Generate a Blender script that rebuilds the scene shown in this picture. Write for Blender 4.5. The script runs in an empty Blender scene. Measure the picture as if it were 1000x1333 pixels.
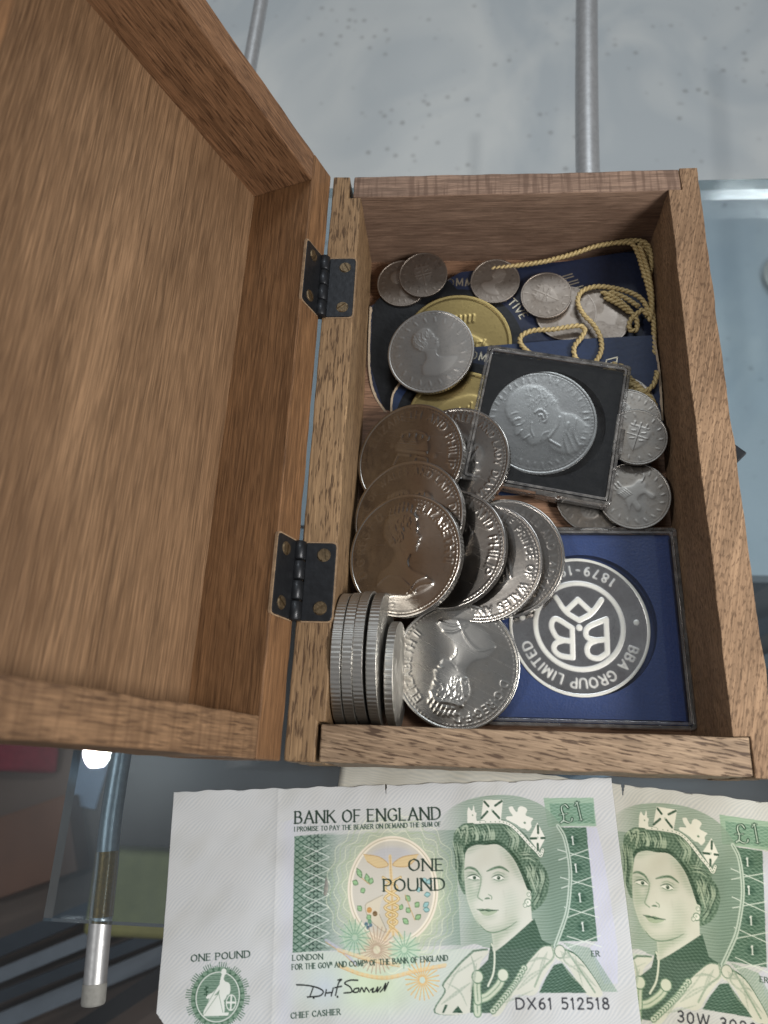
import bpy, bmesh, math, random
import numpy as np
from mathutils import Matrix, Vector, noise

# ------------------------------------------------------------------ camera, world, lamps, exposure
sc = bpy.context.scene
col = sc.collection
MM = 0.001                                   # everything below is written in millimetres
BOX_W, BOX_D, BOX_H = 126.4, 196.1, 41.4     # wooden box, outside
FLOOR = 4.3                                  # inner floor of the box

cam = bpy.data.objects.new('camera', bpy.data.cameras.new('camera'))
col.objects.link(cam); sc.camera = cam
cam.matrix_world = Matrix(((0.99697576, -0.00640702, 0.07744854, 0.0461152),
                           (0.03491761, 0.92726386, -0.37277673, -0.0051706),
                           (-0.06942684, 0.37435369, 0.92468331, 0.2578850),
                           (0, 0, 0, 1)))
cam.data.sensor_fit = 'AUTO'; cam.data.sensor_width = 36.0
cam.data.lens = 1016.2 / 1333.3 * 36.0
cam.data.shift_x = -21.5 / 1333.3; cam.data.shift_y = -50.4 / 1333.3
cam.data.clip_start = 0.01; cam.data.clip_end = 60
cam.data.dof.use_dof = True; cam.data.dof.focus_distance = 0.245; cam.data.dof.aperture_fstop = 15.0

world = bpy.data.worlds.new('World'); sc.world = world; world.use_nodes = True
bg = world.node_tree.nodes['Background']
bg.inputs[0].default_value = (0.95, 0.97, 1.0, 1); bg.inputs[1].default_value = 0.20

def area_lamp(name, loc, target, sx, sy, power, color):
    l = bpy.data.lights.new(name, 'AREA'); l.shape = 'ELLIPSE'; l.size = sx; l.size_y = sy
    l.energy = power; l.color = color
    o = bpy.data.objects.new(name, l); col.objects.link(o)
    o.location = loc
    o.rotation_euler = (Vector(target) - Vector(loc)).to_track_quat('-Z', 'Y').to_euler()
    return o
# shop lamps: a ceiling one over the lid side (seen mirrored in the shelf glass), one low beside the camera, placed to brighten lid and near end
area_lamp('shop_lamp', (-0.53, 0.03, 1.02), (0.06, 0.08, 0), 0.045, 0.035, 2.4, (1.0, 0.97, 0.93))
area_lamp('shop_lamp', (0.345, -0.05, 0.36), (0.02, 0.04, 0.04), 0.16, 0.14, 2.1, (1.0, 0.96, 0.91))
area_lamp('shop_lamp', (0.25, 1.1, 1.5), (0.15, 0.45, -0.2), 0.8, 0.3, 7.0, (0.88, 0.95, 1.0))

sc.view_settings.view_transform = 'Standard'; sc.view_settings.look = 'None'
sc.view_settings.exposure = 0.0; sc.view_settings.gamma = 1.0
sc.view_settings.use_curve_mapping = False
sc.cycles.use_denoising = True
sc.cycles.max_bounces = 12; sc.cycles.transparent_max_bounces = 24
sc.cycles.caustics_reflective = False; sc.cycles.caustics_refractive = False

rnd = random.Random(7)

# ------------------------------------------------------------------ helpers
def tag(o, label=None, cat=None, group=None, kind=None):
    if label: o['label'] = label
    if cat: o['category'] = cat
    if group: o['group'] = group
    if kind: o['kind'] = kind
    return o

def empty(name, loc=(0, 0, 0)):
    o = bpy.data.objects.new(name, None); col.objects.link(o)
    o.empty_display_size = 0.01
    o.location = [c * MM for c in loc]
    return o

def link(name, me, mat=None, parent=None):
    o = bpy.data.objects.new(name, me); col.objects.link(o)
    if mat is not None and len(me.materials) == 0: me.materials.append(mat)
    if parent is not None: o.parent = parent
    return o

def np_mesh(name, V, Q, smooth=True, attrs=None):
    """quads (n,4) and vertices (m,3) in mm -> mesh"""
    me = bpy.data.meshes.new(name)
    V = np.asarray(V, np.float32) * MM; Q = np.asarray(Q, np.int32)
    k = Q.shape[1]
    me.vertices.add(len(V)); me.vertices.foreach_set('co', V.ravel())
    me.loops.add(len(Q) * k); me.loops.foreach_set('vertex_index', Q.ravel())
    me.polygons.add(len(Q)); me.polygons.foreach_set('loop_start', np.arange(0, len(Q) * k, k, dtype=np.int32))
    me.polygons.foreach_set('use_smooth', np.full(len(Q), smooth))
    for an, (typ, data) in (attrs or {}).items():
        a = me.attributes.new(an, typ, 'POINT')
        a.data.foreach_set('value' if typ == 'FLOAT' else 'color', np.asarray(data, np.float32).ravel())
    me.update(calc_edges=True); me.validate()
    return me

def bm_obj(name, bm, mat, parent=None, smooth=False):
    me = bpy.data.meshes.new(name)
    bmesh.ops.recalc_face_normals(bm, faces=bm.faces[:])
    for v in bm.verts: v.co *= MM
    for f in bm.faces: f.smooth = smooth
    bm.to_mesh(me); bm.free()
    return link(name, me, mat, parent)

def prism(bm, poly, z0, z1):
    """poly: list of (x,y); z0/z1 numbers or per-vertex lists"""
    n = len(poly)
    a = z0 if isinstance(z0, (list, tuple)) else [z0] * n
    b = z1 if isinstance(z1, (list, tuple)) else [z1] * n
    lo = [bm.verts.new((p[0], p[1], a[i])) for i, p in enumerate(poly)]
    hi = [bm.verts.new((p[0], p[1], b[i])) for i, p in enumerate(poly)]
    bm.faces.new(lo[::-1]); bm.faces.new(hi)
    for i in range(n):
        j = (i + 1) % n; bm.faces.new((lo[i], lo[j], hi[j], hi[i]))

def box(bm, x0, x1, y0, y1, z0, z1):
    prism(bm, [(x0, y0), (x1, y0), (x1, y1), (x0, y1)], z0, z1)

def bevel_mod(o, w, seg=2):
    m = o.modifiers.new('bevel', 'BEVEL'); m.width = w * MM; m.segments = seg; m.limit_method = 'ANGLE'
    m.angle_limit = math.radians(40); m.harden_normals = False
    return o

def rough_board(name, poly, z0, z1, mat, parent, step=3.0, amp=0.22, seed=0.0):
    """a hand-sawn board: prism cut every few mm and its edges left slightly wavy"""
    bm = bmesh.new(); prism(bm, poly, z0, z1)
    for ax in (0, 1, 2):
        lo = min(v.co[ax] for v in bm.verts); hi = max(v.co[ax] for v in bm.verts)
        n = int((hi - lo) / step)
        for i in range(1, n):
            c = Vector((0, 0, 0)); c[ax] = lo + (hi - lo) * i / n
            nn = Vector((0, 0, 0)); nn[ax] = 1
            bmesh.ops.bisect_plane(bm, geom=bm.verts[:] + bm.edges[:] + bm.faces[:], plane_co=c, plane_no=nn)
    for v in bm.verts:
        p = v.co * 0.11 + Vector((seed * 3.1, seed * 1.7, seed))
        q = v.co * 0.45 + Vector((seed, seed * 2.3, -seed))
        v.co += noise.noise_vector(p) * amp + noise.noise_vector(q) * amp * 0.45
    o = bm_obj(name, bm, mat, parent)
    bevel_mod(o, 0.45, 2)
    return o

def rot_xyz(tx, ty, spin):
    """ty: right side raised, tx: far side raised, spin about the face"""
    return (Matrix.Rotation(math.radians(-ty), 4, 'Y') @ Matrix.Rotation(math.radians(tx), 4, 'X')
            @ Matrix.Rotation(math.radians(spin), 4, 'Z'))

def catmull(pts, n=6, closed=False):
    P = [np.array(p, float) for p in pts]
    if len(P) < 3: return P
    out = []
    for i in range(len(P) - 1):
        p0 = P[i - 1] if i > 0 else 2 * P[0] - P[1]
        p1, p2 = P[i], P[i + 1]
        p3 = P[i + 2] if i + 2 < len(P) else 2 * P[-1] - P[-2]
        for k in range(n):
            t = k / n
            out.append(0.5 * ((2 * p1) + (-p0 + p2) * t + (2 * p0 - 5 * p1 + 4 * p2 - p3) * t * t
                              + (-p0 + 3 * p1 - 3 * p2 + p3) * t ** 3))
    out.append(P[-1])
    return out

def tube_mesh(paths, radius, sides=8, caps=True):
    """paths: list of point arrays (mm) -> V,Q of swept tubes"""
    V, Q = [], []
    for P in paths:
        P = np.asarray(P, float); n = len(P)
        T = np.gradient(P, axis=0); T /= np.linalg.norm(T, axis=1)[:, None] + 1e-9
        up = np.array([0.0, 0.0, 1.0])
        if abs(T[:, 2]).mean() > 0.8: up = np.array([1.0, 0, 0])
        A = np.cross(T, up); A /= np.linalg.norm(A, axis=1)[:, None] + 1e-9
        B = np.cross(A, T)
        b = len(V) and sum(len(x) for x in V) or 0
        ang = np.linspace(0, 2 * math.pi, sides, endpoint=False)
        r = np.broadcast_to(np.asarray(radius, float), (n,))
        ring = P[:, None, :] + r[:, None, None] * (np.cos(ang)[None, :, None] * A[:, None, :] + np.sin(ang)[None, :, None] * B[:, None, :])
        V.append(ring.reshape(-1, 3))
        for i in range(n - 1):
            for k in range(sides):
                k2 = (k + 1) % sides
                Q.append((b + i * sides + k, b + i * sides + k2, b + (i + 1) * sides + k2, b + (i + 1) * sides + k))
    return np.concatenate(V), np.array(Q)

# ------------------------------------------------------------------ materials
MATS = {}
def new_mat(name):
    m = bpy.data.materials.new(name); m.use_nodes = True
    nt = m.node_tree
    return m, nt, nt.nodes['Principled BSDF']

def N(nt, typ, **kw):
    n = nt.nodes.new(typ)
    for k, v in kw.items():
        if k in n.inputs: n.inputs[k].default_value = v
        else: setattr(n, k, v)
    return n

def ramp(nt, src, stops):
    r = nt.nodes.new('ShaderNodeValToRGB')
    e = r.color_ramp.elements
    while len(e) < len(stops): e.new(0.5)
    for el, (p, c) in zip(e, stops):
        el.position = p; el.color = (c[0], c[1], c[2], 1) if hasattr(c, '__len__') else (c, c, c, 1)
    nt.links.new(src, r.inputs[0])
    return r.outputs[0]

def mixc(nt, fac, a, b, mode='MIX'):
    m = nt.nodes.new('ShaderNodeMix'); m.data_type = 'RGBA'; m.blend_type = mode
    for sock, v in ((m.inputs[0], fac), (m.inputs[6], a), (m.inputs[7], b)):
        if hasattr(v, 'links') or isinstance(v, bpy.types.NodeSocket): nt.links.new(v, sock)
        elif hasattr(v, '__len__'): sock.default_value = (v[0], v[1], v[2], 1)
        else: sock.default_value = v
    return m.outputs[2]

def wood(name, axis, light, dark, pore=0.6, angle=0.0, seed=0.0, porelen=7.0, fig=1.0, rough=0.62, sawn=0.0, bump=0.5):
    """figured hardwood; axis = grain direction of the board (0,1,2); lengths in metres"""
    m, nt, bs = new_mat(name); L = nt.links.new
    tc = N(nt, 'ShaderNodeTexCoord')
    def mapped(across, along, off):
        r = N(nt, 'ShaderNodeVectorRotate'); r.rotation_type = 'Z_AXIS' if axis != 2 else 'X_AXIS'
        r.inputs['Angle'].default_value = math.radians(angle)
        L(tc.outputs['Object'], r.inputs['Vector'])
        mp = N(nt, 'ShaderNodeMapping')
        s = [across] * 3; s[axis] = along
        mp.inputs['Scale'].default_value = s
        mp.inputs['Location'].default_value = (seed * 7.3 + off, seed * 3.9 - off, seed * 5.1 + off * 2)
        L(r.outputs[0], mp.inputs[0])
        return mp.outputs[0]
    def nz(vec, detail=3.0, rough=0.55, dist=0.0):
        n = N(nt, 'ShaderNodeTexNoise'); n.inputs['Scale'].default_value = 1.0
        n.inputs['Detail'].default_value = detail; n.inputs['Roughness'].default_value = rough
        n.inputs['Distortion'].default_value = dist
        L(vec, n.inputs['Vector']); return n.outputs[0]
    figure = nz(mapped(60 * fig, 9, 0), 5, 0.62, 0.9)
    streak = nz(mapped(1050, 20, 2), 4, 0.7)
    fine = nz(mapped(2300, 70, 4), 2, 0.6)
    pores = nz(mapped(1750, 1750 / porelen / 1.6, 6), 2, 0.5)
    blot = nz(mapped(28, 14, 9), 3, 0.6)
    c = mixc(nt, ramp(nt, figure, [(0.30, 0), (0.70, 1)]), dark, light)
    mid = [0.55 * (a + b) for a, b in zip(light, dark)]
    c = mixc(nt, ramp(nt, streak, [(0.42, 0.0), (0.64, 0.85)]), c, [x * 0.55 for x in mid])
    c = mixc(nt, ramp(nt, fine, [(0.45, 0.0), (0.70, 0.5)]), c, [min(1, x * 1.4) for x in light])
    c = mixc(nt, ramp(nt, blot, [(0.42, 0.0), (0.72, 0.40)]), c, [dark[0] * 0.75, dark[1] * 0.68, dark[2] * 0.62])
    pm = ramp(nt, pores, [(0.54, 0.0), (0.63, pore)])
    c = mixc(nt, pm, c, [dark[0] * 0.28, dark[1] * 0.22, dark[2] * 0.2])
    hgt = mixc(nt, 0.5, streak, fine)
    hgt = mixc(nt, pm, hgt, (0, 0, 0))
    if sawn > 0:
        mp = N(nt, 'ShaderNodeMapping'); mp.inputs['Rotation'].default_value = (0.5, 0.4, 0.55)
        s = [40.0] * 3; s[axis] = 620.0; mp.inputs['Scale'].default_value = s
        L(tc.outputs['Object'], mp.inputs[0])
        sw = nz(mp.outputs[0], 2, 0.5)
        sp = N(nt, 'ShaderNodeSeparateXYZ'); L(tc.outputs['Normal'], sp.inputs[0])
        ab = N(nt, 'ShaderNodeMath', operation='ABSOLUTE'); L(sp.outputs['Z'], ab.inputs[0])
        fmask = mixc(nt, 1.0, ramp(nt, sw, [(0.48, 0.0), (0.62, sawn)]), ramp(nt, ab.outputs[0], [(0.4, 0.0), (0.7, 1.0)]), 'MULTIPLY')
        c = mixc(nt, fmask, c, [dark[0] * 0.6, dark[1] * 0.55, dark[2] * 0.52])
        hgt = mixc(nt, ramp(nt, ab.outputs[0], [(0.4, 0.0), (0.7, 0.5)]), hgt, sw)
    L(c, bs.inputs['Base Color'])
    bs.inputs['Roughness'].default_value = rough
    bs.inputs['Specular IOR Level'].default_value = 0.35
    b = N(nt, 'ShaderNodeBump'); b.inputs['Strength'].default_value = bump; b.inputs['Distance'].default_value = 0.00025
    L(hgt, b.inputs['Height']); L(b.outputs[0], bs.inputs['Normal'])
    return m

def metal(name, colr, rough=0.25, tarn=(0.2, 0.15, 0.11), tarn_amt=0.3, aniso=0.0, frost=None, spots=0.0, mottle_scale=90):
    """coin metal: uneven tarnish, on the proof medal also painted reflections; raised relief is coloured brighter through the 'relief' attribute"""
    m, nt, bs = new_mat(name); L = nt.links.new
    tc = N(nt, 'ShaderNodeTexCoord'); oi = N(nt, 'ShaderNodeObjectInfo')
    add = N(nt, 'ShaderNodeVectorMath', operation='ADD'); L(tc.outputs['Object'], add.inputs[0])
    sc_ = N(nt, 'ShaderNodeVectorMath', operation='SCALE'); sc_.inputs['Scale'].default_value = 3.0
    L(oi.outputs['Random'], sc_.inputs[0]); L(sc_.outputs[0], add.inputs[1])
    n1 = N(nt, 'ShaderNodeTexNoise'); n1.inputs['Scale'].default_value = mottle_scale; n1.inputs['Detail'].default_value = 5
    n1.inputs['Roughness'].default_value = 0.65
    n2 = N(nt, 'ShaderNodeTexNoise'); n2.inputs['Scale'].default_value = 900; n2.inputs['Detail'].default_value = 3
    L(add.outputs[0], n1.inputs['Vector']); L(add.outputs[0], n2.inputs['Vector'])
    at = N(nt, 'ShaderNodeAttribute', attribute_name='relief')
    c = mixc(nt, ramp(nt, n1.outputs[0], [(0.35, 0), (0.72, tarn_amt)]), colr, tarn)
    c = mixc(nt, ramp(nt, n2.outputs[0], [(0.55, 0), (0.75, 0.25 + spots)]), c, [x * 0.5 for x in tarn])
    if frost:
        c = mixc(nt, at.outputs['Fac'], c, frost)
        rr = N(nt, 'ShaderNodeMapRange'); rr.inputs['To Min'].default_value = rough; rr.inputs['To Max'].default_value = 0.62
        L(at.outputs['Fac'], rr.inputs['Value']); L(rr.outputs[0], bs.inputs['Roughness'])
        mr = N(nt, 'ShaderNodeMapRange'); mr.inputs['To Min'].default_value = 1.0; mr.inputs['To Max'].default_value = 0.55
        L(at.outputs['Fac'], mr.inputs['Value']); L(mr.outputs[0], bs.inputs['Metallic'])
    else:
        c = mixc(nt, at.outputs['Fac'], c, [min(1, x * 1.18) for x in colr])
        rr = N(nt, 'ShaderNodeMapRange'); rr.inputs['To Min'].default_value = rough * 0.8; rr.inputs['To Max'].default_value = rough * 1.45
        L(n1.outputs[0], rr.inputs['Value'])
        scr = None
        for ang, sd in ((0.6, 0.0), (-0.9, 5.0), (1.9, 9.0)):      # hairline handling scratches in three directions
            mp = N(nt, 'ShaderNodeMapping'); mp.inputs['Rotation'].default_value = (0, 0, ang); mp.inputs['Scale'].default_value = (70, 2600, 1)
            mp.inputs['Location'].default_value = (sd, sd, 0); L(add.outputs[0], mp.inputs[0])
            ns = N(nt, 'ShaderNodeTexNoise'); ns.inputs['Scale'].default_value = 1.0; ns.inputs['Detail'].default_value = 1; L(mp.outputs[0], ns.inputs['Vector'])
            one = ramp(nt, ns.outputs[0], [(0.70, 0.0), (0.78, 0.05)])
            scr = one if scr is None else mixc(nt, 1.0, scr, one, 'LIGHTEN')
        ad = N(nt, 'ShaderNodeMath', operation='ADD'); L(rr.outputs[0], ad.inputs[0]); L(scr, ad.inputs[1]); L(ad.outputs[0], bs.inputs['Roughness'])
        bs.inputs['Metallic'].default_value = 1.0
    L(c, bs.inputs['Base Color'])
    if aniso:
        bs.inputs['Anisotropic'].default_value = aniso
        tg = N(nt, 'ShaderNodeTangent'); tg.direction_type = 'RADIAL'; tg.axis = 'Z'; L(tg.outputs[0], bs.inputs['Tangent'])
    b = N(nt, 'ShaderNodeBump'); b.inputs['Strength'].default_value = 0.12; b.inputs['Distance'].default_value = 0.0001
    L(n2.outputs[0], b.inputs['Height']); L(b.outputs[0], bs.inputs['Normal'])
    return m

def plain(name, colr, rough=0.6, metallic=0.0, noise_amt=0.25, nscale=300, bump=0.0, spec=0.4, coat=0.0):
    m, nt, bs = new_mat(name); L = nt.links.new
    tc = N(nt, 'ShaderNodeTexCoord')
    n = N(nt, 'ShaderNodeTexNoise'); n.inputs['Scale'].default_value = nscale; n.inputs['Detail'].default_value = 4
    L(tc.outputs['Object'], n.inputs['Vector'])
    c = mixc(nt, ramp(nt, n.outputs[0], [(0.35, 0.0), (0.7, noise_amt)]), colr, [x * 0.55 for x in colr])
    L(c, bs.inputs['Base Color'])
    bs.inputs['Roughness'].default_value = rough; bs.inputs['Metallic'].default_value = metallic
    bs.inputs['Specular IOR Level'].default_value = spec; bs.inputs['Coat Weight'].default_value = coat
    if bump:
        b = N(nt, 'ShaderNodeBump'); b.inputs['Strength'].default_value = bump; b.inputs['Distance'].default_value = 0.0002
        L(n.outputs[0], b.inputs['Height']); L(b.outputs[0], bs.inputs['Normal'])
    return m

def clear(name, tint, rough=0.02, ior=1.5, haze=0.0, hazecol=(0.8, 0.85, 0.88), smear=0.0):
    """thin clear sheet: tinted see-through with a Fresnel mirror on top and a diffuse haze for dust and painted reflections"""
    m, nt, bs = new_mat(name); L = nt.links.new
    nt.nodes.remove(bs)
    out = nt.nodes['Material Output']
    tr = N(nt, 'ShaderNodeBsdfTransparent'); tr.inputs[0].default_value = (*tint, 1)
    gl = N(nt, 'ShaderNodeBsdfGlossy'); gl.inputs['Roughness'].default_value = rough; gl.inputs[0].default_value = (1, 1, 1, 1)
    fr = N(nt, 'ShaderNodeFresnel'); fr.inputs[0].default_value = ior
    mx = N(nt, 'ShaderNodeMixShader'); L(fr.outputs[0], mx.inputs[0]); L(tr.outputs[0], mx.inputs[1]); L(gl.outputs[0], mx.inputs[2])
    last = mx.outputs[0]
    if haze:
        df = N(nt, 'ShaderNodeBsdfDiffuse'); df.inputs[0].default_value = (*hazecol, 1)
        tc = N(nt, 'ShaderNodeTexCoord'); n = N(nt, 'ShaderNodeTexNoise'); n.inputs['Scale'].default_value = 45 if not smear else smear
        n.inputs['Detail'].default_value = 6; L(tc.outputs['Object'], n.inputs['Vector'])
        f = ramp(nt, n.outputs[0], [(0.35, haze * 0.3), (0.75, haze * 1.6)])
        m2 = N(nt, 'ShaderNodeMixShader'); L(f, m2.inputs[0]); L(last, m2.inputs[1]); L(df.outputs[0], m2.inputs[2])
        last = m2.outputs[0]
    L(last, out.inputs['Surface'])
    return m

WL, WD = (0.40, 0.245, 0.135), (0.225, 0.118, 0.058)
M_front = wood('wood_front', 0, (0.416, 0.300, 0.199), (0.175, 0.114, 0.070), 0.85, angle=9, seed=1.3, porelen=6)
M_back = wood('wood_back', 0, (0.343, 0.232, 0.169), (0.153, 0.094, 0.068), 0.25, seed=2.1, sawn=0.55)
M_left = wood('wood_left', 1, (0.369, 0.240, 0.129), (0.164, 0.096, 0.047), 0.75, seed=3.7, porelen=6)
M_right = wood('wood_right', 1, (0.358, 0.231, 0.139), (0.156, 0.092, 0.051), 0.5, seed=4.9, porelen=2.2, angle=14, bump=0.9, rough=0.75)
M_floor = wood('wood_floor', 0, (0.346, 0.203, 0.128), (0.160, 0.086, 0.051), 0.5, seed=5.2)
M_panel = wood('wood_lid_panel', 1, (0.314, 0.190, 0.105), (0.133, 0.074, 0.037), 0.30, seed=6.4, porelen=16, fig=0.8)
M_lidside = wood('wood_lid_side', 1, (0.300, 0.159, 0.074), (0.111, 0.054, 0.023), 0.38, angle=0, seed=7.9, porelen=14)
M_lidend = wood('wood_lid_end', 0, (0.321, 0.174, 0.091), (0.137, 0.068, 0.032), 0.6, seed=8.8)
M_lidnear = wood('wood_lid_near', 0, (0.331, 0.199, 0.108), (0.115, 0.063, 0.033), 0.55, seed=9.9, sawn=0.35)
M_iron = plain('blackened_iron', (0.028, 0.030, 0.034), 0.42, 0.6, 0.6, 500, 0.5, coat=0.1)
M_screw = plain('dirty_brass_screw', (0.20, 0.145, 0.085), 0.45, 0.8, 0.8, 900, 0.8)
M_nickel = metal('cupro_nickel', (0.45, 0.445, 0.425), 0.22, (0.36, 0.31, 0.25), 0.40, aniso=0.3)
M_nickelb = metal('cupro_nickel_toned', (0.36, 0.345, 0.325), 0.20, (0.24, 0.20, 0.165), 0.6, aniso=0.3)
M_satin = metal('satin_silver', (0.38, 0.37, 0.355), 0.33, (0.32, 0.29, 0.26), 0.45)
M_edge = metal('milled_edge_nickel', (0.56, 0.55, 0.52), 0.34, (0.28, 0.25, 0.21), 0.6)
M_dull = metal('worn_cupro_nickel', (0.25, 0.238, 0.222), 0.33, (0.28, 0.23, 0.18), 0.55, spots=0.2)
M_brown = metal('browned_silver', (0.27, 0.235, 0.205), 0.38, (0.16, 0.125, 0.095), 0.6, spots=0.25)
M_grey = metal('satin_crown', (0.21, 0.207, 0.203), 0.25, (0.16, 0.15, 0.145), 0.35)
M_gold = metal('gilt_medal', (0.24, 0.18, 0.075), 0.27, (0.15, 0.11, 0.05), 0.5)
M_proof = metal('proof_silver', (0.66, 0.65, 0.65), 0.15, (0.26, 0.22, 0.23), 0.75, mottle_scale=45, frost=(0.86, 0.84, 0.78))  # broad mottling here paints in uneven mirror reflections, beside tarnish
M_navy = plain('navy_card', (0.008, 0.014, 0.040), 0.5, 0, 0.5, 700, 0.35)
M_blackcard = plain('black_card', (0.010, 0.011, 0.013), 0.35, 0, 0.5, 400, 0.3, spec=0.2)
M_cardedge = plain('raw_card', (0.50, 0.40, 0.29), 0.9, 0, 0.4, 900, 0.5)
M_silverink = plain('silver_ink', (0.40, 0.36, 0.28), 0.35, 0.7, 0.4, 900)
M_bluefoam = plain('blue_leatherette', (0.022, 0.055, 0.20), 0.42, 0, 0.35, 1400, 0.6)
M_blackfoam = plain('black_insert', (0.006, 0.007, 0.009), 0.45, 0, 0.5, 900, 0.3, spec=0.12)
M_cord = plain('gold_cord', (0.55, 0.43, 0.21), 0.55, 0.15, 0.4, 1500, 0.5)
M_plastic = clear('clear_plastic', (0.97, 0.975, 0.975), 0.03, 1.40, 0.004, (0.8, 0.8, 0.8), 400)
M_plasticrim = clear('clear_plastic_edge', (0.90, 0.90, 0.91), 0.08, 1.5, 0.11, (0.75, 0.73, 0.70), 500)  # pale haze painted in for bright, light-catching edges
M_tube = plain('brushed_steel_tube', (0.55, 0.56, 0.57), 0.42, 0.75, 0.35, 500, 0.3)
M_tape = clear('aged_tape', (0.80, 0.58, 0.28), 0.2, 1.45, 0.35, (0.62, 0.40, 0.16), 300)
M_glass = clear('shelf_glass', (0.80, 0.87, 0.91), 0.012, 1.42, 0.045, (0.50, 0.60, 0.70), 16)  # bluish haze painted in for pale reflections on the pane
M_glassedge = clear('glass_edge', (0.50, 0.58, 0.60), 0.1, 1.25, 0.06, (0.5, 0.58, 0.6), 120)

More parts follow.
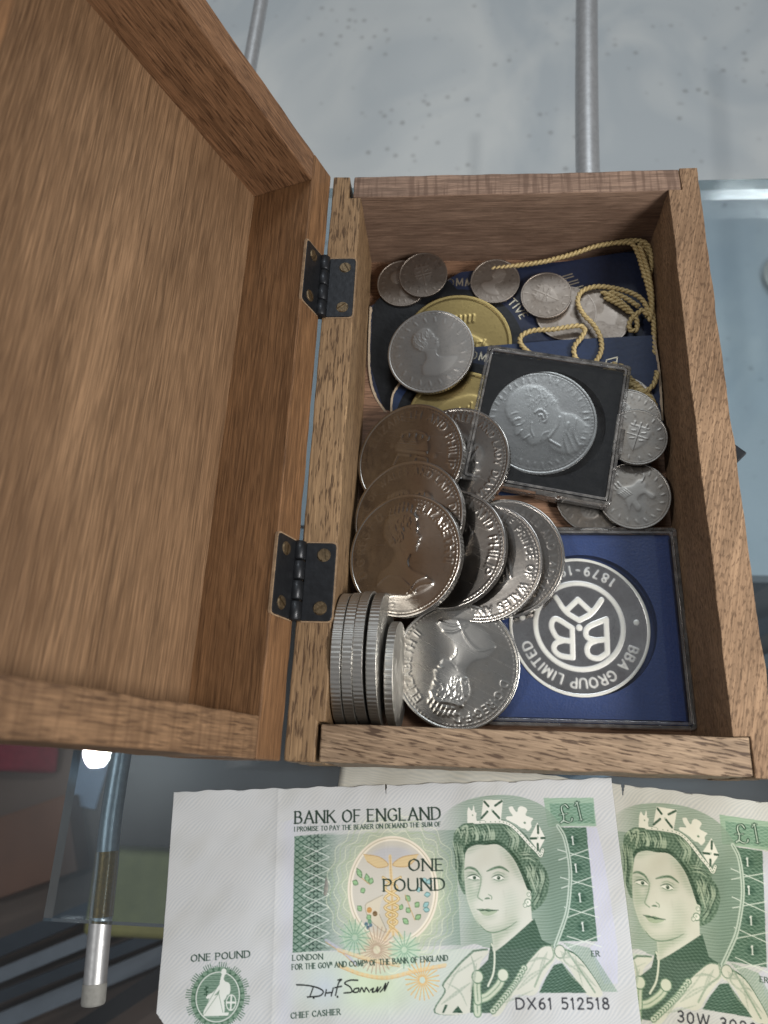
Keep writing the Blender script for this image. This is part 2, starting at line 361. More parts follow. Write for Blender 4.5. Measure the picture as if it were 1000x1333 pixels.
# ------------------------------------------------------------------ drawing: stroke letters and small rasters
# glyphs on a unit-high cell: (width, strokes); a stroke starting with 'c' is a smooth curve
O_ = [(.36, 1), (.08, .82), (0, .5), (.08, .18), (.36, 0), (.64, .18), (.72, .5), (.64, .82), (.36, 1)]
GL = {
 'A': (.74, [[(0, 0), (.37, 1), (.74, 0)], [(.14, .36), (.60, .36)]]),
 'B': (.56, [[(0, 0), (0, 1)], ['c', (0, 1), (.34, .98), (.46, .77), (.34, .55), (0, .53)], ['c', (0, .53), (.40, .5), (.56, .27), (.40, .02), (0, 0)]]),
 'C': (.66, [['c', (.66, .82), (.48, .99), (.24, .96), (.05, .75), (0, .5), (.05, .25), (.24, .04), (.48, .01), (.66, .18)]]),
 'D': (.68, [[(0, 0), (0, 1)], ['c', (0, 1), (.35, .98), (.60, .8), (.68, .5), (.60, .2), (.35, .02), (0, 0)]]),
 'E': (.50, [[(0, 0), (0, 1)], [(0, 1), (.48, 1)], [(0, .52), (.40, .52)], [(0, 0), (.50, 0)]]),
 'F': (.48, [[(0, 0), (0, 1)], [(0, 1), (.48, 1)], [(0, .52), (.40, .52)]]),
 'G': (.70, [['c', (.66, .82), (.48, .99), (.24, .96), (.05, .75), (0, .5), (.05, .25), (.24, .04), (.48, .0), (.68, .14)], [(.68, .12), (.68, .44)], [(.46, .44), (.70, .44)]]),
 'H': (.68, [[(0, 0), (0, 1)], [(.68, 0), (.68, 1)], [(0, .52), (.68, .52)]]),
 'I': (.04, [[(.02, 0), (.02, 1)]]),
 'J': (.36, [['c', (.34, 1), (.34, .3), (.26, .04), (.02, .06)]]),
 'K': (.64, [[(0, 0), (0, 1)], [(.58, 1), (.02, .48)], [(.18, .60), (.64, 0)]]),
 'L': (.50, [[(0, 0), (0, 1)], [(0, 0), (.50, 0)]]),
 'M': (.84, [[(.06, 0), (.10, 1)], [(.10, 1), (.42, .12)], [(.42, .12), (.74, 1)], [(.74, 1), (.80, 0)]]),
 'N': (.70, [[(0, 0), (0, 1)], [(0, 1), (.70, 0)], [(.70, 0), (.70, 1)]]),
 'O': (.72, [['c'] + O_]),
 'P': (.52, [[(0, 0), (0, 1)], ['c', (0, 1), (.36, .98), (.52, .74), (.36, .48), (0, .46)]]),
 'Q': (.72, [['c'] + O_, [(.42, .22), (.72, -.12)]]),
 'R': (.62, [[(0, 0), (0, 1)], ['c', (0, 1), (.36, .98), (.50, .75), (.36, .52), (0, .50)], [(.26, .50), (.62, 0)]]),
 'S': (.50, [['c', (.46, .84), (.28, .99), (.06, .88), (.06, .68), (.26, .52), (.46, .36), (.46, .12), (.24, .0), (.02, .14)]]),
 'T': (.64, [[(.32, 0), (.32, 1)], [(0, 1), (.64, 1)]]),
 'U': (.66, [['c', (0, 1), (0, .32), (.10, .06), (.33, 0), (.56, .06), (.66, .32), (.66, 1)]]),
 'V': (.70, [[(0, 1), (.35, 0)], [(.35, 0), (.70, 1)]]),
 'W': (.98, [[(0, 1), (.24, 0)], [(.24, 0), (.49, 1)], [(.49, 1), (.74, 0)], [(.74, 0), (.98, 1)]]),
 'X': (.66, [[(0, 1), (.66, 0)], [(0, 0), (.66, 1)]]),
 'Y': (.64, [[(0, 1), (.32, .48)], [(.64, 1), (.32, .48)], [(.32, .48), (.32, 0)]]),
 'Z': (.60, [[(0, 1), (.60, 1)], [(.60, 1), (0, 0)], [(0, 0), (.60, 0)]]),
 '0': (.50, [['c', (.25, 1), (.04, .8), (0, .5), (.04, .2), (.25, 0), (.46, .2), (.50, .5), (.46, .8), (.25, 1)]]),
 '1': (.22, [[(.14, 0), (.14, 1)], [(.14, 1), (0, .84)]]),
 '2': (.48, [['c', (.02, .78), (.12, .97), (.34, .98), (.46, .78), (.36, .5), (.0, 0)], [(0, 0), (.48, 0)]]),
 '3': (.46, [['c', (.02, .88), (.22, 1), (.42, .86), (.38, .62), (.18, .53)], ['c', (.18, .53), (.42, .44), (.46, .18), (.24, 0), (0, .1)]]),
 '5': (.46, [[(.44, 1), (.06, 1)], [(.06, 1), (.03, .56)], ['c', (.03, .56), (.24, .62), (.44, .48), (.46, .26), (.30, .02), (.0, .06)]]),
 '6': (.48, [['c', (.40, .98), (.16, .82), (.02, .5), (.02, .22), (.16, .02), (.36, .03), (.48, .24), (.40, .5), (.22, .56), (.04, .4)]]),
 '7': (.46, [[(0, 1), (.46, 1)], [(.46, 1), (.14, 0)]]),
 '8': (.48, [['c', (.24, .54), (.06, .66), (.06, .88), (.24, 1), (.42, .88), (.42, .66), (.24, .54), (.02, .38), (.02, .12), (.24, 0), (.46, .12), (.46, .38), (.24, .54)]]),
 '9': (.48, [['c', (.08, .02), (.32, .18), (.46, .5), (.46, .78), (.32, .98), (.12, .97), (0, .76), (.08, .5), (.26, .44), (.44, .6)]]),
 '4': (.50, [[(.38, 0), (.38, 1)], [(.38, 1), (0, .3)], [(0, .3), (.50, .3)]]),
 '£': (.62, [['c', (.52, .80), (.42, .98), (.24, .94), (.18, .72), (.22, .45), (.16, .14), (.0, .02)], [(.02, .48), (.42, .48)], ['c', (.0, .06), (.14, .14), (.36, .0), (.54, .04), (.60, .18)]]),
 '-': (.40, [[(0, .5), (.40, .5)]]),
 '.': (.06, [[(.03, .02), (.03, .05)]]),
 '·': (.08, [[(.04, .48), (.04, .52)]]),
}
_gc = {}
def glyph(ch):
    if ch not in _gc:
        w, st = GL[ch]
        _gc[ch] = (w, [np.array(catmull(s[1:], 5)) if s[0] == 'c' else np.array(s, float) for s in st])
    return _gc[ch]

def layout(txt, gap=0.20, space=0.42):
    """-> list of (strokes with x offsets), total width, in cap heights"""
    x = 0; out = []
    for ch in txt:
        if ch == ' ': x += space; continue
        w, st = glyph(ch)
        out.append((x, w, st)); x += w + gap
    return out, x - gap

def text_strokes(txt, mapfn, gap=0.20, space=0.42, wt=0.12, thin=0.35, serif=0.0):
    """-> segments (p, q, width_factor) mapped through mapfn(u, v); u in cap heights along, v up"""
    segs = []
    lay, tot = layout(txt, gap, space)
    for x0, w, sts in lay:
        for s in sts:
            pts = [(x0 + p[0], p[1]) for p in s]
            for a, b in zip(pts[:-1], pts[1:]):
                ph = math.atan2(b[1] - a[1], b[0] - a[0])
                f = thin + (1 - thin) * abs(math.sin(ph - 0.28))
                segs.append((mapfn(*a), mapfn(*b), wt * f))
            if serif:
                for e, nb in ((pts[0], pts[1]), (pts[-1], pts[-2])):
                    if abs(e[1] - nb[1]) > abs(e[0] - nb[0]) * 1.2 and (e[1] < 0.04 or e[1] > 0.96) and len(s) <= 3:
                        segs.append((mapfn(e[0] - serif, e[1]), mapfn(e[0] + serif, e[1]), wt * thin))
    return segs, tot

class Raster:
    def __init__(s, w, h, ppm, x0=0.0, y0=0.0, base=(0, 0, 0)):
        s.nx, s.ny, s.ppm, s.x0, s.y0 = int(w * ppm), int(h * ppm), ppm, x0, y0
        s.img = np.zeros((s.ny, s.nx, len(base)), np.float32) + np.array(base, np.float32)
        s.x = x0 + (np.arange(s.nx) + .5) / ppm; s.y = y0 + (np.arange(s.ny) + .5) / ppm
    def win(s, xa, xb, ya, yb):
        i0 = max(0, int((xa - s.x0) * s.ppm) - 1); i1 = min(s.nx, int((xb - s.x0) * s.ppm) + 2)
        j0 = max(0, int((ya - s.y0) * s.ppm) - 1); j1 = min(s.ny, int((yb - s.y0) * s.ppm) + 2)
        if i1 <= i0 or j1 <= j0: return None
        return slice(j0, j1), slice(i0, i1), s.x[None, i0:i1], s.y[j0:j1, None]
    def put(s, w, m, c):
        im = s.img[w[0], w[1]]
        im += (np.array(c, np.float32) - im) * m[..., None].astype(np.float32)
    def pmask(s, pts):
        P = np.array(pts, float); w = s.win(P[:, 0].min(), P[:, 0].max(), P[:, 1].min(), P[:, 1].max())
        if w is None: return None, None
        X, Y = w[2], w[3]; m = np.zeros((Y.shape[0], X.shape[1]), bool)
        for (xa, ya), (xb, yb) in zip(P, np.roll(P, -1, 0)):
            if ya == yb: continue
            hit = ((Y >= min(ya, yb)) & (Y < max(ya, yb)))
            m ^= hit & (X < xa + (Y - ya) * (xb - xa) / (yb - ya))
        return w, m.astype(np.float32)
    def fill(s, pts, c, a=1.0, mod=None):
        w, m = s.pmask(pts)
        if w is None: return
        if mod is not None: m = m * mod(w[2], w[3])
        s.put(w, m * a, c)
    def smooth(s, pts, c, a=1.0, mod=None): s.fill(catmull(list(pts) + [pts[0]], 5), c, a, mod)
    def seg(s, p, q, wd, c, a=1.0):
        r = wd / 2 + 1 / s.ppm
        w = s.win(min(p[0], q[0]) - r, max(p[0], q[0]) + r, min(p[1], q[1]) - r, max(p[1], q[1]) + r)
        if w is None: return
        dx, dy = q[0] - p[0], q[1] - p[1]; L2 = dx * dx + dy * dy + 1e-9
        t = np.clip(((w[2] - p[0]) * dx + (w[3] - p[1]) * dy) / L2, 0, 1)
        d = np.hypot(w[2] - p[0] - t * dx, w[3] - p[1] - t * dy)
        s.put(w, np.clip((wd / 2 - d) * s.ppm + .5, 0, 1) * a, c)
    def line(s, pts, wd, c, a=1.0, curve=True, taper=False):
        P = catmull(pts, 5) if curve and len(pts) > 2 else [np.array(p, float) for p in pts]
        n = len(P) - 1
        for i in range(n):
            k = 1.0 if not taper else 0.35 + 0.65 * math.sin(math.pi * (i + .5) / n)
            s.seg(P[i], P[i + 1], wd * k, c, a)
    def ell(s, cx, cy, rx, ry, c, a=1.0, inner=0.0, soft=None, mod=None):
        w = s.win(cx - rx, cx + rx, cy - ry, cy + ry)
        if w is None: return
        d = np.hypot((w[2] - cx) / rx, (w[3] - cy) / ry)
        k = min(rx, ry) * s.ppm
        m = np.clip((1 - d) * k + .5, 0, 1) if soft is None else np.clip((1 - d) / soft, 0, 1) ** 1.5
        if inner: m = m * np.clip((d - inner) * k + .5, 0, 1)
        if mod is not None: m = m * mod(w[2], w[3])
        s.put(w, m * a, c)
    def soft(s, pts, c, a=1.0, sig=.6, mod=None):
        P = np.array(catmull(list(pts) + [pts[0]], 4)); pad = sig * 3
        w = s.win(P[:, 0].min() - pad, P[:, 0].max() + pad, P[:, 1].min() - pad, P[:, 1].max() + pad)
        if w is None: return
        X, Y = w[2], w[3]; m = np.zeros((Y.shape[0], X.shape[1]), bool)
        for (xa, ya), (xb, yb) in zip(P, np.roll(P, -1, 0)):
            if ya == yb: continue
            m ^= ((Y >= min(ya, yb)) & (Y < max(ya, yb))) & (X < xa + (Y - ya) * (xb - xa) / (yb - ya))
        m = np.clip(gblur(m.astype(float), sig * s.ppm), 0, 1)
        if mod is not None: m = m * mod(X, Y)
        s.put(w, m * a, c)
    def segs(s, sg, scale, c, a=1.0):
        for p, q, wd in sg: s.seg(p, q, wd * scale, c, a)

def gblur(A, sig):
    n = A.shape[0]; f = np.fft.fftfreq(n)[:, None]; g = np.fft.rfftfreq(A.shape[1])[None, :]
    return np.fft.irfft2(np.fft.rfft2(A) * np.exp(-2 * (math.pi * sig) ** 2 * (f * f + g * g)), s=A.shape)

# ------------------------------------------------------------------ coins: designs are height maps, the relief is real geometry
def arc_map(R, a0, span_u, h, inward=False):
    """text on a circle: u runs clockwise from angle a0 (degrees from 12 o'clock); inward: tops point to the centre, runs anticlockwise"""
    def f(u, v):
        if not inward:
            r = R + v * h; t = math.radians(a0) + u * h / R
            return (r * math.sin(t), r * math.cos(t))
        r = R + (1 - v) * h; t = math.radians(a0) - u * h / R
        return (r * math.sin(t), r * math.cos(t))
    return f

class Relief(Raster):
    """canvas over [-1,1]^2 in coin radii, y up; channels: soft dome, crisp"""
    def __init__(s, n=440): Raster.__init__(s, 2.0, 2.0, n / 2.0, -1.0, -1.0, (0, 0))
    def _set(s, pts, a, ch):
        w, m = s.pmask(catmull(list(pts) + [pts[0]], 5))
        if w is None: return
        im = s.img[w[0], w[1], ch]; im += (a - im) * m
    def ink(s, pts, wd, a=1.0, curve=True):
        P = catmull(pts, 5) if curve and len(pts) > 2 else [np.array(p, float) for p in pts]
        for p, q in zip(P[:-1], P[1:]): s.sseg(p, q, wd, a)
    def sseg(s, p, q, wd, a):
        r = wd / 2 + 1 / s.ppm
        w = s.win(min(p[0], q[0]) - r, max(p[0], q[0]) + r, min(p[1], q[1]) - r, max(p[1], q[1]) + r)
        if w is None: return
        dx, dy = q[0] - p[0], q[1] - p[1]; L2 = dx * dx + dy * dy + 1e-9
        t = np.clip(((w[2] - p[0]) * dx + (w[3] - p[1]) * dy) / L2, 0, 1)
        d = np.hypot(w[2] - p[0] - t * dx, w[3] - p[1] - t * dy)
        m = np.clip((wd / 2 - d) * s.ppm + .5, 0, 1)
        im = s.img[w[0], w[1], 1]
        if a > 0: np.maximum(im, m * a, out=im)
        else: im += (a - im) * m
    def legend(s, txt, R, a_mid, h, wt=0.15, inward=False, gap=0.34, space=0.6):
        _, tot = layout(txt, gap, space)
        half = math.degrees(tot * h / (R + (h * .5 if not inward else h * .5)) / 2)
        rr = R
        f = arc_map(rr, a_mid - half * ((R + h * .5) / R) if not inward else a_mid + half * ((R + h * .5) / R), 0, h, inward)
        sg, _ = text_strokes(txt, f, gap, space, wt, 0.75)
        for p, q, wd in sg: s.sseg(p, q, wd * h, 1.0)
    def finish(s, beads=90, rim=0.055, crisp=0.007, field=0.0):
        X, Y = s.x[None, :], s.y[:, None]; r = np.hypot(X, Y); th = np.arctan2(Y, X)
        k = s.ppm
        dm = s.img[..., 0]; cr = s.img[..., 1]
        dome = gblur(dm, 0.012 * k) * 0.45 + gblur(dm, 0.055 * k) * 0.75
        h = dome * 0.34 + gblur(cr, crisp * k) * 0.30
        rel = np.clip(gblur(np.clip(np.maximum(dm, 0) + np.maximum(cr, 0), 0, 1), 0.008 * k), 0, 1)
        rm = np.clip((r - (1 - rim)) / 0.018, 0, 1); rm = rm * rm * (3 - 2 * rm)
        h = h * (1 - rm) + rm * 0.42
        if beads:
            b = np.clip(0.5 + 0.5 * np.cos(th * beads), 0, 1) * np.exp(-((r - (1 - rim - .022)) / 0.012) ** 2)
            h = h + 0.26 * b
        h -= 0.30 * np.clip((r - 0.985) / 0.015, 0, 1) ** 2
        return h, np.clip(np.maximum(rel, rm), 0, 1)

def bust_right(c, female=True, s=1.0, ox=0.0, oy=0.0, drape=True):
    """head and shoulders in profile facing right"""
    T = lambda pts: [(x * s + ox, y * s + oy) for x, y in pts]
    c._set(T([(-.42, -.62), (-.36, -.40), (-.20, -.26), (-.14, -.06), (-.24, .06), (-.34, .22), (-.34, .40), (-.22, .56), (-.02, .62),
              (.14, .56), (.22, .44), (.25, .34), (.245, .27), (.32, .17), (.27, .13), (.285, .07), (.26, .03), (.25, -.05), (.14, -.10),
              (.12, -.24), (.24, -.36), (.46, -.44), (.60, -.56), (.30, -.74), (-.10, -.78)]), 0.9, 0)
    # hair mass and waves
    c._set(T([(-.24, .06), (-.36, .20), (-.36, .42), (-.22, .58), (0, .64), (.16, .56), (.20, .46), (.06, .44), (-.02, .30), (-.04, .14), (-.10, .02)]), 1.25, 0)
    for k in range(9):
        a = -.30 + k * .055
        c.ink(T([(a, .54 - abs(a) * .5), (a - .05, .36), (a + .02, .18 + .02 * k)]), 0.022 * s, 0.9 if k % 2 else -0.35)
    c.ink(T([(-.22, .04), (-.27, .10), (-.22, .17), (-.15, .10), (-.22, .04)]), 0.03 * s, 0.8)
    for k in range(46):
        q = random.Random(k * 7 + 3); x, y = q.uniform(-.32, .12), q.uniform(.08, .54)
        if x > -.05 and y < .36: continue
        w_ = q.uniform(.03, .06); a0 = q.uniform(0, 6.28)
        c.ink(T([(x + w_ * math.cos(a0 + t), y + w_ * math.sin(a0 + t)) for t in (0, 1.1, 2.2, 3.3)]), 0.02 * s, 0.55)
    # brow, eye, nostril, lips, jaw
    c.ink(T([(.13, .35), (.20, .36), (.24, .33)]), 0.022 * s, 0.8)
    c.ink(T([(.15, .28), (.20, .29), (.23, .27)]), 0.02 * s, 0.9)
    c.ink(T([(.24, .15), (.29, .15)]), 0.025 * s, 0.9); c.ink(T([(.20, .075), (.27, .08)]), 0.02 * s, 1.0)
    c.ink(T([(-.02, .0), (.10, -.06), (.22, -.05)]), 0.02 * s, -0.3)
    if female:
        c.ink(T([(-.34, .46), (-.14, .50), (.06, .58), (.20, .50)]), 0.05 * s, 1.0)
        for k in range(7):
            x = -.30 + k * .075; y = .50 + .10 * math.sin(k * .5) + .05
            c.ink(T([(x, y - .04), (x + .01, y + .10)]), 0.035 * s, 1.0, False)
            c.ink(T([(x - .025, y + .06), (x + .04, y + .06)]), 0.02 * s, 1.0, False)
    if drape:
        c.ink(T([(-.40, -.60), (-.20, -.44), (.04, -.50), (.30, -.70)]), 0.03 * s, 0.9)
        c.ink(T([(.46, -.45), (.30, -.52), (.16, -.70)]), 0.03 * s, 0.9)
        c.ink(T([(.58, -.56), (.36, -.60), (.20, -.74)]), 0.02 * s, 0.8)
    c.ink(T([(.14, -.11), (.11, -.20), (.13, -.28)]), 0.02 * s, 0.8)

def design(kind):
    c = Relief()
    kw = {}
    if kind == 'queen_robed':          # tiara and robe, legend split left and right
        bust_right(c, True, 1.0, -.03, .10)
        c.legend('ELIZABETH·II', .74, 55, .13); c.legend('D·G·REG·F·D', .74, -78, .13)
    elif kind == 'queen_bust':
        bust_right(c, True, .98, -.02, .06)
        c.legend('ELIZABETH II', .745, 62, .12); c.legend('D·G·REG·F·D', .745, -62, .12)
    elif kind == 'monogram':           # crown over interlaced letters
        c.legend('ELIZABETH AND PHILIP', .73, 8, .14); c.legend('1947-1972', .75, 180, .12, inward=True)
        c._set([(-.26, .34), (-.30, .12), (.30, .12), (.26, .34), (.12, .26), (0, .40), (-.12, .26)], .8, 0)
        for x in (-.26, -.13, 0, .13, .26): c.ink([(x, .33 + .08 * (1 - abs(x) * 2)), (x, .36 + .08 * (1 - abs(x) * 2))], .06, 1.0, False)
        c.ink([(-.3, .12), (.3, .12)], .05, 1.0, False)
        for sx in (-1, 1): c.ink([(0, .50), (sx * .18, .46), (sx * .26, .36)], .03, .9)
        c.ink([(-.24, .04), (-.34, -.42)], .05, 1.0, False); c.ink([(-.34, -.42), (-.06, -.42)], .035, 1.0, False)
        c.ink([(-.24, .04), (.0, .04)], .035, 1.0, False); c.ink([(-.29, -.18), (-.1, -.18)], .035, 1.0, False)
        c.ink([(.12, .04), (.02, -.42)], .05, 1.0, False); c.ink([(.12, .04), (.34, .0), (.28, -.2), (.06, -.2)], .035, 1.0)
        for a in range(0, 360, 24):
            x, y = .50 * math.cos(math.radians(a)), -.12 + .50 * math.sin(math.radians(a))
            if y < .2 and math.hypot(x, y) < .66: c._set([(x - .05, y), (x, y + .05), (x + .05, y), (x, y - .05)], .6, 0)
    elif kind == 'couple':             # two heads side by side
        c._set([(-.52, -.5), (-.30, -.30), (-.34, -.02), (-.44, .16), (-.36, .42), (-.12, .50), (.04, .44), (.02, .20), (.08, .10), (.0, -.05), (-.02, -.22), (.2, -.55), (-.2, -.62)], .8, 0)
        c._set([(-.16, -.58), (.06, -.26), (.04, -.06), (.0, .12), (.06, .34), (.26, .44), (.44, .34), (.46, .16), (.53, .04), (.47, .0), (.46, -.12), (.36, -.18), (.36, -.34), (.56, -.52), (.1, -.66)], 1.1, 0)
        for k in range(6): c.ink([(.06 + .05 * k, .40), (.03 + .05 * k, .22), (.08 + .04 * k, .10)], .022, .9 if k % 2 else -.3)
        for k in range(5): c.ink([(-.36 + .07 * k, .44), (-.40 + .07 * k, .24)], .022, .7, False)
        c.ink([(.36, .14), (.43, .15)], .02, .9, False); c.ink([(.40, -.04), (.46, -.03)], .02, .9, False)
        c.legend('H·R·H·THE PRINCE OF WALES AND LADY DIANA SPENCER', .755, 0, .115); c.legend('1981', .76, 180, .11, inward=True)
    elif kind == 'statesman':          # elderly man in profile facing left
        M_ = lambda p: [(-x * 1.16 + .02, y * 1.12 + .04) for x, y in p]
        c._set(M_([(-.50, -.60), (-.46, -.30), (-.34, -.12), (-.40, .12), (-.36, .42), (-.16, .60), (.12, .58), (.30, .44), (.36, .26), (.34, .16), (.44, .02), (.38, -.02),
                   (.40, -.10), (.36, -.16), (.36, -.26), (.22, -.34), (.10, -.36), (.16, -.52), (.0, -.76), (-.34, -.76)]), 1.0, 0)
        for p, wd in (([(.22, .20), (.30, .22), (.35, .18)], .04), ([(.32, .02), (.40, .0)], .03), ([(.28, -.12), (.38, -.12)], .025), ([(-.02, .12), (-.10, .12), (-.14, .03), (-.09, -.08), (-.03, -.10)], .035), ([(-.04, .05), (-.08, .02), (-.05, -.04)], .025),
                      ([(.08, -.34), (-.12, -.28), (-.26, -.18)], .04), ([(-.30, -.34), (-.10, -.50), (.02, -.72)], .04), ([(-.44, -.36), (-.26, -.52), (-.18, -.74)], .03), ([(.10, -.38), (.04, -.56)], .04)):
            c.ink(M_(p), wd, .9)
        for k in range(26):
            q = random.Random(k * 5 + 1); x, y = q.uniform(-.34, .0), q.uniform(-.02, .5)
            c.ink(M_([(x, y), (x - .05, y + .02 + q.uniform(-.02, .02)), (x - .09, y + .08 * q.uniform(-1, 1))]), .018, .45)
        for p in ([(.20, .12), (.26, .10), (.33, .13)], [(.12, .02), (.20, -.06), (.24, -.18)], [(.18, .30), (.28, .33), (.34, .30)], [(.02, -.26), (.12, -.24), (.20, -.30)], [(-.36, -.2), (-.2, -.42), (-.1, -.7)]):
            c.ink(M_(p), .022, .7)
        for a in range(0, 360, 9):      # worn rim lettering, too soft to read
            q = random.Random(a); t = math.radians(a)
            c.ink([(.79 * math.cos(t), .79 * math.sin(t)), (.86 * math.cos(t + q.uniform(-.05, .05)), .86 * math.sin(t + q.uniform(-.05, .05)))], .03, q.uniform(.3, .8), False)
    elif kind == 'bba':
        kw = dict(beads=0, rim=.05)
        c.legend('BBA GROUP LIMITED', .745, 0, .13, .15, gap=.32)
        c.legend('1879-1979', .75, 180, .13, .13, inward=True, gap=.5)
        for sx in (-1, 1): c.ink([(sx * .81, -.08), (sx * .81, -.08)], .075, 1.0, False)
        t = [math.radians(a) for a in range(0, 366, 6)]
        c.ink([(.62 * math.cos(a), .62 * math.sin(a)) for a in t], .062, 1.0, False)
        W_ = .068
        # angular letters arranged in a triangle: B . B over A
        c.ink([(.10, .04), (.10, .46)], W_, 1, False); c.ink([(.10, .46), (.27, .44), (.36, .36), (.34, .27), (.22, .22)], W_, 1)
        c.ink([(.22, .22), (.32, .18), (.39, .05), (.38, -.05), (.31, -.08), (.10, .04)], W_, 1)
        c.ink([(-.385, -.11), (-.385, .37)], W_, 1, False); c.ink([(-.385, .37), (-.26, .45), (-.14, .43), (-.10, .34), (-.14, .25), (-.24, .20)], W_, 1)
        c.ink([(-.24, .20), (-.12, .17), (-.09, .09), (-.15, .0), (-.385, -.11)], W_, 1); c.ink([(-.24, .20), (-.37, .18)], W_, 1, False); c.ink([(.11, .23), (.22, .22)], W_, 1, False)
        c.ink([(0, .03), (0, .03)], .085, 1, False)
        c.ink([(.33, -.40), (.18, -.19), (.0, -.075)], W_, 1); c.ink([(-.33, -.39), (-.18, -.19), (0, -.075)], W_, 1)
        c.ink([(.18, -.21), (.01, -.38)], W_, 1, False); c.ink([(-.17, -.21), (.01, -.38)], W_, 1, False)
    elif kind == 'shield':             # small change: crowned shield and ring of letters worn flat
        c._set([(-.34, .3), (.34, .3), (.32, -.1), (0, -.5), (-.32, -.1)], .6, 0)
        c.ink([(0, .3), (0, -.5)], .04, .9, False); c.ink([(-.33, .02), (.33, .02)], .04, .9, False)
        for x in (-.2, 0, .2): c.ink([(x, .34), (x, .5)], .06, .9, False)
        c.ink([(-.28, .36), (.28, .36)], .06, .9, False)
        for x, y in ((-.16, .16), (.16, -.12), (.16, .16), (-.14, -.12)): c.ink([(x - .05, y), (x + .06, y + .03)], .05, .8, False)
        for a in range(20, 350, 26):
            t = math.radians(a + 90); c.ink([(.74 * math.cos(t), .74 * math.sin(t)), (.83 * math.cos(t + .03), .83 * math.sin(t + .03))], .05, .7, False)
        kw = dict(beads=60)
    elif kind == 'lion':               # crowned lion on a florin-sized piece
        c._set([(-.42, -.30), (-.30, .05), (-.36, .30), (-.20, .42), (-.04, .34), (.14, .26), (.40, .28), (.46, .10), (.36, -.06), (.44, -.34), (.30, -.36), (.24, -.12), (-.02, -.14), (-.10, -.40), (-.24, -.40), (-.22, -.16)], .9, 0)
        c.ink([(.42, .2), (.58, .30), (.54, .48), (.42, .46)], .05, .9)
        for x in (-.34, -.24, -.14): c.ink([(x, .44), (x + .01, .56)], .05, 1, False)
        for k in range(5): c.ink([(-.32 + .06 * k, .28), (-.28 + .06 * k, .08)], .03, .8, False)
        for a in range(0, 360, 18):
            t = math.radians(a); c.ink([(.74 * math.cos(t), .74 * math.sin(t)), (.82 * math.cos(t + .04), .82 * math.sin(t + .04))], .045, .7, False)
    elif kind == 'worn_head':
        bust_right(c, False, .85, 0, .06, drape=False)
        for a in range(10, 360, 17):
            t = math.radians(a); c.ink([(.74 * math.cos(t), .74 * math.sin(t)), (.82 * math.cos(t + .03), .82 * math.sin(t + .03))], .045, .6, False)
        kw = dict(beads=60)
    elif kind == 'gilt':               # commemorative medal: seated group and palm
        c._set([(-.5, -.3), (-.3, .1), (-.1, .3), (.1, .34), (.3, .1), (.5, -.25), (.2, -.45), (-.3, -.45)], .7, 0)
        for k in range(12):
            a = -.45 + k * .08; c.ink([(a, .40 - .2 * abs(a)), (a + .06, .56 - .3 * abs(a))], .04, .9, False)
            c.ink([(a, -.2 + .1 * math.sin(k * 2)), (a + .07, -.12)], .035, .8, False)
        kw = dict(beads=0, rim=.08)
    return c.finish(**kw)

_des, _coin = {}, {}
def coin_mesh(kind, dia, thick, segs=360, rings=72, reed=2, hs=1.0):
    key = (kind, dia, thick, segs, rings, reed, hs)
    if key in _coin: return _coin[key].copy()
    if kind not in _des: _des[kind] = design(kind)
    H, REL = _des[kind]
    R = dia / 2; n = H.shape[0]
    rr = np.concatenate([np.linspace(0.004, 0.93, rings - 14), np.linspace(0.94, 1.0, 14)])
    th = np.linspace(0, 2 * math.pi, segs, endpoint=False)
    X = rr[:, None] * np.cos(th)[None]; Y = rr[:, None] * np.sin(th)[None]
    fx = np.clip((X + 1) * n / 2 - .5, 0, n - 1.001); fy = np.clip((Y + 1) * n / 2 - .5, 0, n - 1.001)
    i, j = fx.astype(int), fy.astype(int); a, b = fx - i, fy - j
    smp = lambda A: (A[j, i] * (1 - a) * (1 - b) + A[j, i + 1] * a * (1 - b) + A[j + 1, i] * (1 - a) * b + A[j + 1, i + 1] * a * b)
    h = smp(H) * (R / 19.3) ** 0.7 * 0.36 * hs; rel = smp(REL)
    top = np.stack([X * R, Y * R, thick / 2 - 0.25 + h], -1).reshape(-1, 3)
    nr = len(rr)
    teeth = np.where((np.arange(segs) // reed) % 2 == 0, 1.0, 1.0 - 0.09 / R) if reed else np.ones(segs)
    ring = lambda rad, z: np.stack([rad * np.cos(th), rad * np.sin(th), np.full(segs, z)], -1)
    extra = [ring(R * teeth, thick / 2 - 0.22), ring(R * teeth, -thick / 2 + 0.22), ring(np.full(segs, R * .985), -thick / 2),
             ring(np.full(segs, R * .93), -thick / 2), ring(np.full(segs, R * .91), -thick / 2 + .2), ring(np.full(segs, R * .004), -thick / 2 + .2)]
    V = np.concatenate([top] + extra)
    tot = nr + len(extra)
    k = np.arange(segs); k2 = (k + 1) % segs
    Q = np.concatenate([np.stack([r * segs + k, (r + 1) * segs + k, (r + 1) * segs + k2, r * segs + k2], -1) for r in range(tot - 1)])
    relv = np.concatenate([rel.ravel(), np.full(segs * 2, .6), np.zeros(segs * (len(extra) - 2))])
    me = np_mesh('coin', V, Q, True, {'relief': ('FLOAT', relv)})
    # keep the milled edge crisp
    sm = np.ones(len(Q), bool); sm[(nr - 1) * segs:(nr + 2) * segs] = False
    me.polygons.foreach_set('use_smooth', sm)
    _coin[key] = me
    return me.copy()

